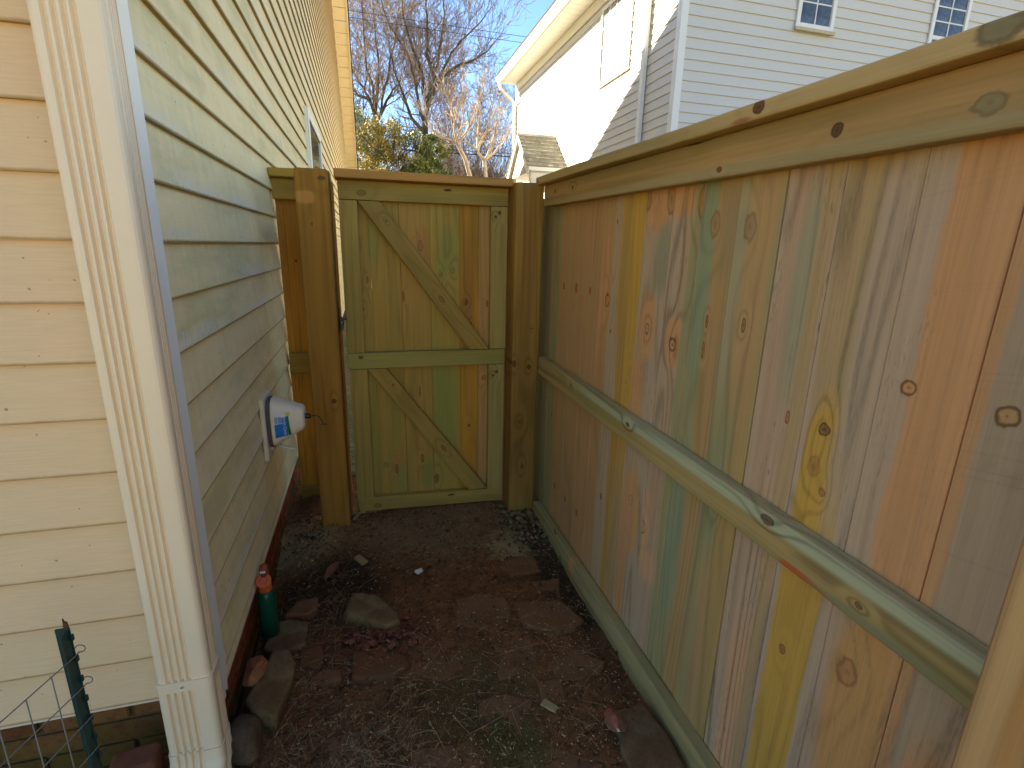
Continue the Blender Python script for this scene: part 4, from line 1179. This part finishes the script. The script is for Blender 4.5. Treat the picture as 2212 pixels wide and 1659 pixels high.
loft('tightening_knob', [[(L1 + .001, fy + a, fz + .012 + b) for a, b in squircle(.011, .011, 12, 2)], [(L1 + .022, fy + a, fz + .012 + b) for a, b in squircle(.011, .011, 12, 2)]], M_black, cov)
tube('hook_rod', [(L1 + .020, fy, fz + .012), (L1 + .042, fy, fz + .012), (L1 + .056, fy, fz + .006), (L1 + .066, fy, fz - .012), (L1 + .072, fy, fz - .030)], .0022, M_black, cov, 6)
tube('hook_bar', [(L1 + .058, fy - .004, fz - .030), (L1 + .088, fy + .004, fz - .031)], .0018, M_black, cov, 6)
# printed label on the side facing the passage mouth
def on_side(u, w, off):
    """u 0..1 along the axis, w height in metres relative to the axis"""
    hy, hz, dz = cs(u)
    x = L0 + (L1 - .012 - L0) * u
    p = 3.2
    a = max(0.0, 1 - abs(w / hz) ** p) ** (1 / p)
    return (x, fy - hy * a - off, fz + dz + w)
def side_patch(name, u0, u1, w0, w1, off, mat, parent, slant=0.0):
    n = 7
    V, F = [], []
    for i in range(n + 1):
        for j in range(n + 1):
            u = u0 + (u1 - u0) * i / n
            w = w0 + (w1 - w0) * j / n
            uu = u + slant * (j / n)
            V.append(on_side(uu, w, off))
    for i in range(n):
        for j in range(n):
            a = i * (n + 1) + j
            F.append((a, a + 1, a + n + 2, a + n + 1))
    me = mesh_from(name, V, F)
    return link(name, me, parent, (0, 0, 0), mat) if parent is None else _rel(name, V, F, parent, mat)
def _rel(name, V, F, parent, mat):
    c = V[0]
    return link(name, mesh_from(name, [(v[0] - c[0], v[1] - c[1], v[2] - c[2]) for v in V], F), parent, c, mat)
M_lblue = simple('label_blue', lin((40, 118, 190)), .5, .3, var=.1)
M_lpale = simple('label_pale_blue', lin((110, 160, 205)), .5, .3, var=.1)
M_lgreen = simple('label_green', lin((34, 120, 44)), .5, .3, var=.1)
M_lyel = simple('label_yellow', lin((214, 196, 60)), .5, .3, var=.1)
lab = side_patch('printed_label', .10, .66, -.058, .050, .0008, M_whitelab, cov)
side_patch('label_blue_field', .115, .53, -.055, .004, .0014, M_lblue, lab)
side_patch('label_blue_field', .36, .53, .005, .030, .0014, M_lblue, lab)
side_patch('label_pale_field', .245, .35, .006, .034, .0014, M_lpale, lab)
side_patch('label_green_field', .545, .645, -.054, .032, .0014, M_lgreen, lab, -.05)
side_patch('label_yellow_field', .50, .645, .033, .047, .0014, M_lyel, lab)
for i in range(7):
    side_patch('barcode_bar', .13 + 0 * i, .225, .008 + i * .0042, .0098 + i * .0042, .0014, M_black, lab)
# lettering reads downwards
cu = bpy.data.curves.new('label_lettering', 'FONT')
cu.body = 'Faucet Cover'; cu.size = .0165; cu.align_x = 'CENTER'; cu.align_y = 'CENTER'
tmp = bpy.data.objects.new('label_lettering_source', cu); COL.objects.link(tmp)
bpy.context.view_layer.update()
me = bpy.data.meshes.new_from_object(tmp.evaluated_get(bpy.context.evaluated_depsgraph_get()))
bpy.data.objects.remove(tmp); bpy.data.curves.remove(cu)
me.name = 'label_lettering'
pu0 = .455
for v in me.vertices:
    X_, Y_ = v.co.x, v.co.y
    u = pu0 + Y_ / ((L1 - .012) - L0); w = -.008 - X_
    v.co = Vector(on_side(u, w, .0022))
c0 = me.vertices[0].co.copy()
for v in me.vertices: v.co -= c0
link('label_lettering', me, lab, c0, M_whitelab)
# mounting block behind the cover (belongs to the wall) and strap
box('mounting_block', XW + .012, XW + .030, fy - .088, fy + .088, fz - .150, fz + .118, M_trim, house, .004)
prism('tap_stub', [(fy - .03, fz - .125), (fy + .03, fz - .125), (fy + .03, fz - .108), (fy - .03, fz - .108)], 'x', XW + .002, XW + .045, M_sillrot, house, .003)
tube('pull_strap', [(L0 + .008, fy - .02, fz - .100), (L0 + .030, fy - .022, fz - .112), (L0 + .055, fy - .024, fz - .122), (L0 + .078, fy - .024, fz - .126)], .0065, M_trim, cov, 6)

# ------------------------------------------------------------------ metal stake and wire mesh in the corner
tp = thing('fence_stake', (-.643, 1.1, 0), 'green studded metal fence stake standing by the siding', 'stake')
M_stake = simple('green_stake_paint', (0.012, 0.045, 0.033), .55, .35, var=.4, scale=40)
M_rust = simple('rusty_steel', (0.10, 0.045, 0.025), .8, .2, var=.4, scale=60)
box('stake_flange', -.6565, -.6305, 1.098, 1.102, -.1, .668, M_stake, tp, .001)
box('stake_web', -.6360, -.6325, 1.0735, 1.0975, -.1, .664, M_stake, tp, .0008)
prism('stake_tip', [(-.6400, .6685), (-.6315, .6685), (-.6325, .682), (-.6365, .684), (-.6385, .692)], 'y', 1.0975, 1.101, M_rust, tp, 0)
for i in range(12):
    z = .645 - i * .052
    box('stud', -.6300, -.6255, 1.094, 1.1015, z - .008, z + .008, M_stake, tp, .002)
wf = thing('wire_fence', (-.68, 1.0, 0), 'grey welded wire mesh tied to the green stake', 'wire fence')
M_wire = simple('galvanised_wire', lin((124, 116, 100)), .55, .4, var=.2, scale=50)
A, D = Vector((-.6285, 1.088, 0)), Vector((-.34, -1.0, 0)).normalized()
for i, z in enumerate((.603, .522, .440, .358, .276, .194, .112, .03)):
    p0 = A + Vector((0, 0, z)); p1 = A + D * .55 + Vector((0, 0, z + .004))
    tube('wire', [tuple(p0 + Vector((.006, .010, .004))), tuple(p0), tuple(p0.lerp(p1, .3) + Vector((0, 0, rng.uniform(-.003, .003)))), tuple(p1)], .0013, M_wire, wf, 5)
    if i in (0, 1):
        c = p0 + Vector((.009, .008, .012))
        tube('wire_loop', [tuple(c + Vector((.009 * math.cos(a), .002, .009 * math.sin(a)))) for a in np.linspace(-2.0, 2.8, 9)], .0012, M_wire, wf, 5)
for k in range(9):
    s = .052 + k * .052
    p = A + D * s
    tube('wire', [(p.x + .0015, p.y, .603), (p.x + .0015 + rng.uniform(-.003, .003), p.y, .3), (p.x + .0015, p.y, -.02)], .0012, M_wire, wf, 5)

# ------------------------------------------------------------------ trees
def grow(seed, base, height, r0, spread=.5, forks=(2, 3), levels=6, up=.35, first=.3, twig=1.0, lean=(0, 0)):
    r = random.Random(seed)
    limbs, twigs = [], []
    def br(p, d, L, rad, lev):
        n = 5 if lev < 3 else 4
        pts = [p.copy()]; rs = [rad]
        q = p.copy(); dd = d.copy()
        for i in range(n):
            dd = (dd + Vector((r.gauss(0, 1), r.gauss(0, 1), r.gauss(0, .6))) * (.10 + .05 * lev) + Vector((0, 0, up * .18))).normalized()
            q = q + dd * (L / n)
            pts.append(q.copy()); rs.append(max(.009, rad * (1 - .42 * (i + 1) / n)))
        (limbs if lev < 3 else twigs).append((np.array(pts), np.array(rs)))
        if lev >= levels: return
        nf = r.randint(*forks)
        for k in range(nf):
            side = Vector((r.gauss(0, 1), r.gauss(0, 1), r.gauss(0, .35))).normalized()
            nd = (dd + side * spread * r.uniform(.5, 1.15)).normalized()
            br(pts[-1], nd, L * r.uniform(.62, .88), rs[-1] * r.uniform(.62, .82), lev + 1)
        for k in range(r.randint(1, 3) if lev > 0 else 0):
            j = r.randint(1, n - 1)
            side = Vector((r.gauss(0, 1), r.gauss(0, 1), r.gauss(0, .4))).normalized()
            nd = (dd * .6 + side * spread * 1.5).normalized()
            br(pts[j], nd, L * r.uniform(.4, .7) * twig, rs[j] * r.uniform(.35, .55), min(levels, lev + 2))
    br(Vector(base), Vector((lean[0], lean[1], 1)).normalized(), height * first, r0, 0)
    return limbs, twigs
def bark(nm, c1, c2):
    nb = NB(nm, .9, .1)
    n = nb.noise(nb.objcoord(), 2.2, 4.0, .7)
    nb.color(nb.mix(nb.step(n, .35, .65), lin(c1), lin(c2)))
    return nb.m
M_bark = bark('grey_bark', (64, 56, 46), (98, 88, 74))
M_twig = bark('grey_twigs', (112, 98, 82), (148, 130, 108))
M_rtwig = bark('reddish_twigs', (104, 80, 68), (132, 106, 88))
M_pale = bark('pale_bark', (136, 122, 104), (170, 156, 134))
def bare_tree(seed, base, height, r0, label, mt, mw, name='bare_tree', group='bare winter trees beyond the gate', **kw):
    t = thing(name, base, label, 'tree', group)
    limbs, twigs = grow(seed, base, height, r0, **kw)
    b = np.array(base)
    for nm, pl, m, s in (('trunk', limbs, mt, 6), ('crown', twigs, mw, 3)):
        if not pl: continue
        V, F = tube_arrays(pl, s)
        link(nm, mesh_from(nm, V - b, F, True), t, base, m)
    return t
TB = -.07
def stem_tree(seed, base, trunk, stems, y, r0, r1, label, mt, mw, name='bare_tree', group='bare winter trees beyond the gate', L0=1.35, step=.36, lev=3, rmin=.0066, fan=.75):
    """trunk and main stems given as (x, z) runs at depth y; finer branches grow from the stems."""
    r = random.Random(seed)
    t = thing(name, base, label, 'tree', group)
    limbs, twigs = [], []
    def dress(x, z, j): return np.array([x, y + j, z])
    tr = [np.array(base)] + [dress(x, z, 0) for x, z in trunk]
    limbs.append((np.array(tr), np.linspace(r0, r0 * .72, len(tr))))
    def br(p, d, L, rad, k):
        n = 4; pts = [p]; rs = [rad]; q = p; dd = d
        for i in range(n):
            dd = dd + np.array([r.gauss(0, .16), r.gauss(0, .16), r.gauss(0, .10) + .08])
            dd = dd / np.linalg.norm(dd)
            q = q + dd * (L / n); pts.append(q); rs.append(max(rmin, rad * (1 - .5 * (i + 1) / n)))
        twigs.append((np.array(pts), np.array(rs)))
        if k <= 0: return
        for m in range(r.randint(2, 4)):
            j = r.randint(1, n)
            side = np.array([r.gauss(0, 1), r.gauss(0, 1), r.gauss(0, .5)]); side /= np.linalg.norm(side)
            nd = dd + side * fan; nd /= np.linalg.norm(nd)
            br(pts[j], nd, L * r.uniform(.5, .85), max(rmin, rs[j] * .6), k - 1)
    for st in stems:
        drift = r.uniform(-.35, .35)
        pts = []
        for i in range(len(st) - 1):
            for f in (0, .34, .67):
                x = st[i][0] + (st[i + 1][0] - st[i][0]) * f; z = st[i][1] + (st[i + 1][1] - st[i][1]) * f
                k = len(pts)
                pts.append(dress(x + r.gauss(0, .02) * (k > 0), z, drift * k * .12))
        pts.append(dress(st[-1][0], st[-1][1], drift * len(pts) * .12))
        pts = np.array(pts)
        rads = np.linspace(r1, max(rmin, r1 * .18), len(pts))
        limbs.append((pts, rads))
        seg = np.linalg.norm(np.diff(pts, axis=0), axis=1); tot = seg.sum()
        d = .3
        while d < tot:
            acc = 0
            for i, sg in enumerate(seg):
                if acc + sg >= d: break
                acc += sg
            p = pts[i] + (pts[i + 1] - pts[i]) * ((d - acc) / sg)
            tdir = (pts[i + 1] - pts[i]) / sg
            side = np.array([r.gauss(0, 1), r.gauss(0, 1), r.gauss(0, .4)]); side /= np.linalg.norm(side)
            nd = tdir + side * fan * 1.2; nd /= np.linalg.norm(nd)
            br(p, nd, L0 * r.uniform(.6, 1.3), max(rmin, rads[i] * .45), lev)
            d += step * r.uniform(.6, 1.4)
        br(pts[-1], (pts[-1] - pts[-2]) / np.linalg.norm(pts[-1] - pts[-2]), L0, max(rmin, rads[-1]), lev)
    b = np.array(base)
    for nm, pl, m, sd in (('trunk', limbs, mt, 6), ('crown', twigs, mw, 3)):
        V, F = tube_arrays(pl, sd)
        link(nm, mesh_from(nm, V - b, F, True), t, base, m)
    return t
MAIN = [[(2.92, 7.13), (3.22, 8.05), (3.54, 8.70), (3.93, 9.56), (4.51, 10.28), (5.38, 11.13), (5.90, 11.74)],
   [(2.92, 7.13), (2.95, 7.81), (3.37, 8.78), (3.53, 9.56), (3.77, 10.94), (3.78, 11.91), (3.74, 14.0)],
   [(2.95, 7.81), (2.73, 9.23), (2.46, 9.80), (2.21, 10.51), (2.01, 11.21), (1.99, 13.6)],
   [(2.89, 6.97), (2.68, 7.37), (2.54, 8.55), (2.24, 9.53), (1.92, 10.08), (1.51, 10.67), (.95, 12.2)],
   [(2.87, 6.49), (2.28, 7.08), (1.97, 7.98), (1.66, 8.72), (1.47, 9.54), (1.38, 10.17)],
   [(3.54, 8.70), (4.39, 9.40), (5.09, 9.68), (5.80, 10.16), (6.39, 10.84)],
   [(3.37, 8.78), (3.02, 9.76), (3.10, 10.86), (3.01, 11.81), (2.97, 13.5)]]
LEFT = [[(0.72, 7.16), (0.48, 7.94), (0.01, 8.57), (-0.28, 9.21), (-0.57, 9.88)],
   [(0.72, 7.16), (0.67, 8.37), (0.43, 9.07), (0.37, 10.63), (0.35, 13.2)],
   [(0.72, 7.16), (0.83, 8.07), (0.99, 9.13), (0.87, 10.29), (0.81, 12.8)],
   [(0.72, 6.89), (0.97, 7.34), (1.12, 8.15), (1.38, 8.96), (1.51, 9.60), (1.88, 10.90)],
   [(0.97, 7.34), (1.46, 8.24), (1.95, 8.91)],
   [(0.48, 7.94), (-0.02, 8.00), (-0.32, 8.59)]]
PALE1 = [[(2.86, 4.53), (2.47, 4.65), (2.09, 4.86), (1.98, 5.20)], [(2.86, 4.53), (2.78, 5.13), (2.56, 5.67)],
   [(2.86, 4.53), (3.25, 4.95), (3.45, 5.47), (3.57, 5.97)], [(2.86, 4.53), (3.06, 5.19), (3.02, 5.85)]]
PALE2 = [[(3.86, 4.16), (3.62, 4.47), (3.25, 4.67), (2.90, 4.69)], [(3.86, 4.16), (4.14, 4.73), (4.22, 5.24), (4.41, 5.69)],
   [(3.62, 4.47), (3.65, 5.06), (3.77, 5.60), (3.72, 6.12)], [(3.62, 4.47), (3.93, 5.08), (4.13, 5.59)], [(3.86, 4.16), (4.27, 4.52), (4.55, 4.94)]]
stem_tree(3, (2.72, 26.0, TB), [(2.83, 4.6), (2.88, 6.2), (2.92, 7.2)], MAIN, 26.0, .20, .088, 'tall grey bare tree forking in a wide vase in the middle of the gap', M_bark, M_twig)
stem_tree(8, (.55, 27.0, TB), [(.62, 4.6), (.69, 6.2), (.72, 7.2)], LEFT, 27.0, .22, .085, 'tall bare tree with several dark stems close behind the house eave', M_bark, M_twig)
stem_tree(41, (3.45, 17.0, TB), [(3.30, 3.49), (3.13, 4.08), (2.86, 4.55)], PALE1, 17.0, .085, .045, 'small pale barked tree leaning left over the gate', M_pale, M_pale, 'small_tree', 'pale small trees beyond the gate', .55, .16, 2, .006, .6)
stem_tree(47, (3.98, 17.6, TB), [(3.93, 3.53), (3.86, 4.2)], PALE2, 17.6, .09, .05, 'small pale barked tree with arching limb beside the porch roof', M_pale, M_pale, 'small_tree', 'pale small trees beyond the gate', .55, .16, 2, .006, .6)
bare_tree(15, (6.6, 30.0, TB), 12.2, .14, 'slender bare tree with reddish twigs near the white house gutter', M_bark, M_rtwig, spread=.5, levels=7, first=.3, up=.5)
bare_tree(21, (5.0, 34.0, TB), 14.0, .14, 'thin far bare tree between the vase shaped tree and the white house', M_bark, M_rtwig, spread=.5, levels=7, first=.3, up=.55)
bare_tree(27, (-2.6, 31.0, TB), 15.0, .2, 'bare tree mostly hidden by the house with twigs reaching into the sky', M_bark, M_twig, spread=.5, levels=7, first=.3, up=.45)
bare_tree(33, (1.7, 36.0, TB), 15.0, .2, 'far bare tree whose twigs fill the sky between the two big trunks', M_bark, M_twig, spread=.5, levels=7, first=.32, up=.5)
bare_tree(52, (5.4, 23.5, TB), 5.0, .07, 'bushy tan small tree behind the pale ones', M_pale, M_rtwig, 'small_tree', 'pale small trees beyond the gate', spread=.6, levels=6, first=.3, up=.5)

# evergreens
def leaf_mat(nm, c1, c2, c3):
    nb = NB(nm, .6, .25)
    v = nb.voronoi(nb.objcoord(), 5.0, 'F1', 1)
    s = nb.sep(v)
    nb.color(nb.mix(nb.step(s[0], .55, .95), nb.mix(s[1], lin(c1), lin(c2)), lin(c3)))
    return nb.m
M_ly = leaf_mat('yellow_green_leaves', (110, 112, 46), (146, 138, 62), (190, 164, 80))
M_lg = leaf_mat('green_leaves', (78, 94, 44), (112, 120, 58), (150, 150, 80))
def evergreen(seed, base, h, w, mat, label, n=9000, name='evergreen_tree', leaf=.042):
    t = thing(name, base, label, 'tree', 'evergreens beyond the gate')
    r = np.random.RandomState(seed)
    limbs, twigs = grow(seed, base, h * 1.0, .07, spread=.55, levels=4, first=.32, up=.5)
    V, F = tube_arrays(limbs + twigs, 4)
    link('trunk', mesh_from('trunk', V - np.array(base), F, True), t, base, M_bark)
    # clumps of leaves spread through the crown volume
    nc = 170
    cl = []
    while len(cl) < nc:
        a = r.rand() * 6.283; z = r.rand() ** .8; rad = w * (1 - .65 * abs(z - .35) ** 1.3) * math.sqrt(r.rand())
        cl.append((math.cos(a) * rad, math.sin(a) * rad, .06 * h + z * h * .95, (.20 + .28 * r.rand()) * w * .55))
    cl = np.array(cl)
    idx = r.randint(0, nc, n)
    d = r.normal(0, 1, (n, 3)); d /= np.linalg.norm(d, axis=1)[:, None]
    rr_ = r.rand(n) ** .45
    c = cl[idx, :3] + d * (rr_ * cl[idx, 3])[:, None]
    a = r.normal(0, 1, (n, 3)); a /= np.linalg.norm(a, axis=1)[:, None]
    b = np.cross(a, r.normal(0, 1, (n, 3))); b /= np.linalg.norm(b, axis=1)[:, None]
    s = leaf * (.6 + .8 * r.rand(n))[:, None]
    Vq = np.stack([c - a * s, c + b * s * .42, c + a * s, c - b * s * .42], 1).reshape(-1, 3)
    Fq = np.arange(4 * n).reshape(-1, 4)
    link('crown', mesh_from('crown', Vq, Fq.tolist()), t, base, mat)
evergreen(61, (.65, 20.0, TB), 5.5, 1.25, M_ly, 'yellow green leafy evergreen touching the house corner in view', 38000)
evergreen(62, (-.55, 24.0, TB), 7.0, 1.3, M_lg, 'taller dark green evergreen behind the yellow green one', 18000)
evergreen(63, (2.2, 19.0, TB), 5.0, 1.0, M_lg, 'green evergreen under the vase shaped bare tree', 30000)
evergreen(64, (1.5, 21.5, TB), 4.7, 1.0, M_ly, 'low olive evergreen between the two taller leafy ones', 15000)
# the brush behind: nobody could count it
tw = []
for i in range(2000):
    x = nrs.uniform(-4, 13) if i % 3 == 0 else nrs.uniform(2.8, 8.5); y = nrs.uniform(26, 38); hgt = nrs.uniform(3.2, 8.8)
    p = np.array([x, y, TB]); n = 6
    pts = [p]
    dx, dy = nrs.normal(0, .22), nrs.normal(0, .22)
    for k in range(n):
        dx += nrs.normal(0, .10); dy += nrs.normal(0, .10)
        p = p + np.array([dx, dy, 1.0]) * hgt / n
        pts.append(p)
    r0 = nrs.uniform(.010, .030)
    tw.append((np.array(pts), np.linspace(r0, .004, n + 1)))
    for q in range(3):
        j = nrs.randint(2, n); d = np.array([nrs.normal(0, .6), nrs.normal(0, .6), .8]); l = nrs.uniform(.5, 1.6)
        tw.append((np.array([pts[j], pts[j] + d * l * .5, pts[j] + d * l + np.array([0, 0, .2])]), np.array([.010, .008, .004])))
V, F = tube_arrays(tw, 3)
tag(link('brush_thicket', mesh_from('brush_thicket', V, F, True), None, (0, 0, 0), bark('sunlit_tan_twigs', (110, 88, 68), (150, 124, 98))), None, None, None, 'stuff')  # tan twigs made lighter: sun on the brush is put into the colour
gl = 26000
c = np.stack([nrs.uniform(-5, 14, gl), nrs.uniform(23, 40, gl), np.abs(nrs.normal(0, 1.5, gl)) + TB], 1)
a = nrs.normal(0, 1, (gl, 3)); a /= np.linalg.norm(a, axis=1)[:, None]
b = np.cross(a, nrs.normal(0, 1, (gl, 3))); b /= np.linalg.norm(b, axis=1)[:, None]
V = np.stack([c - a * .16, c + b * .07, c + a * .16, c - b * .07], 1).reshape(-1, 3)
tag(link('undergrowth', mesh_from('undergrowth', V, np.arange(4 * gl).reshape(-1, 4).tolist()), None, (0, 0, 0), leaf_mat('undergrowth_leaves', (70, 62, 40), (92, 84, 54), (120, 108, 76))), None, None, None, 'stuff')

# overhead cables
M_cable = simple('black_cable', (.012, .012, .014), .7, .2)
def cable(xa, za, xb, zb_, y, r, label, sag=.25):
    pts = []
    for i in range(25):
        t = i / 24
        pts.append((xa + (xb - xa) * t, y, za + (zb_ - za) * t - sag * 4 * t * (1 - t)))
    tag(tube('overhead_cable', pts, r, M_cable, None, 5), label, 'cable', 'overhead cables beyond the gate')
cable(-16, 5.25, 22, 5.45, 22.0, .022, 'thick black cable crossing low in front of the trees', .3)
cable(-16, 5.62, 22, 5.82, 23.5, .012, 'thin black cable just above the thick low one', .3)
cable(-16, 9.95, 22, 9.55, 22.0, .009, 'upper of two thin cables high before the sky', .25)
cable(-16, 9.75, 22, 9.32, 22.0, .009, 'lower of two thin cables high before the sky', .25)
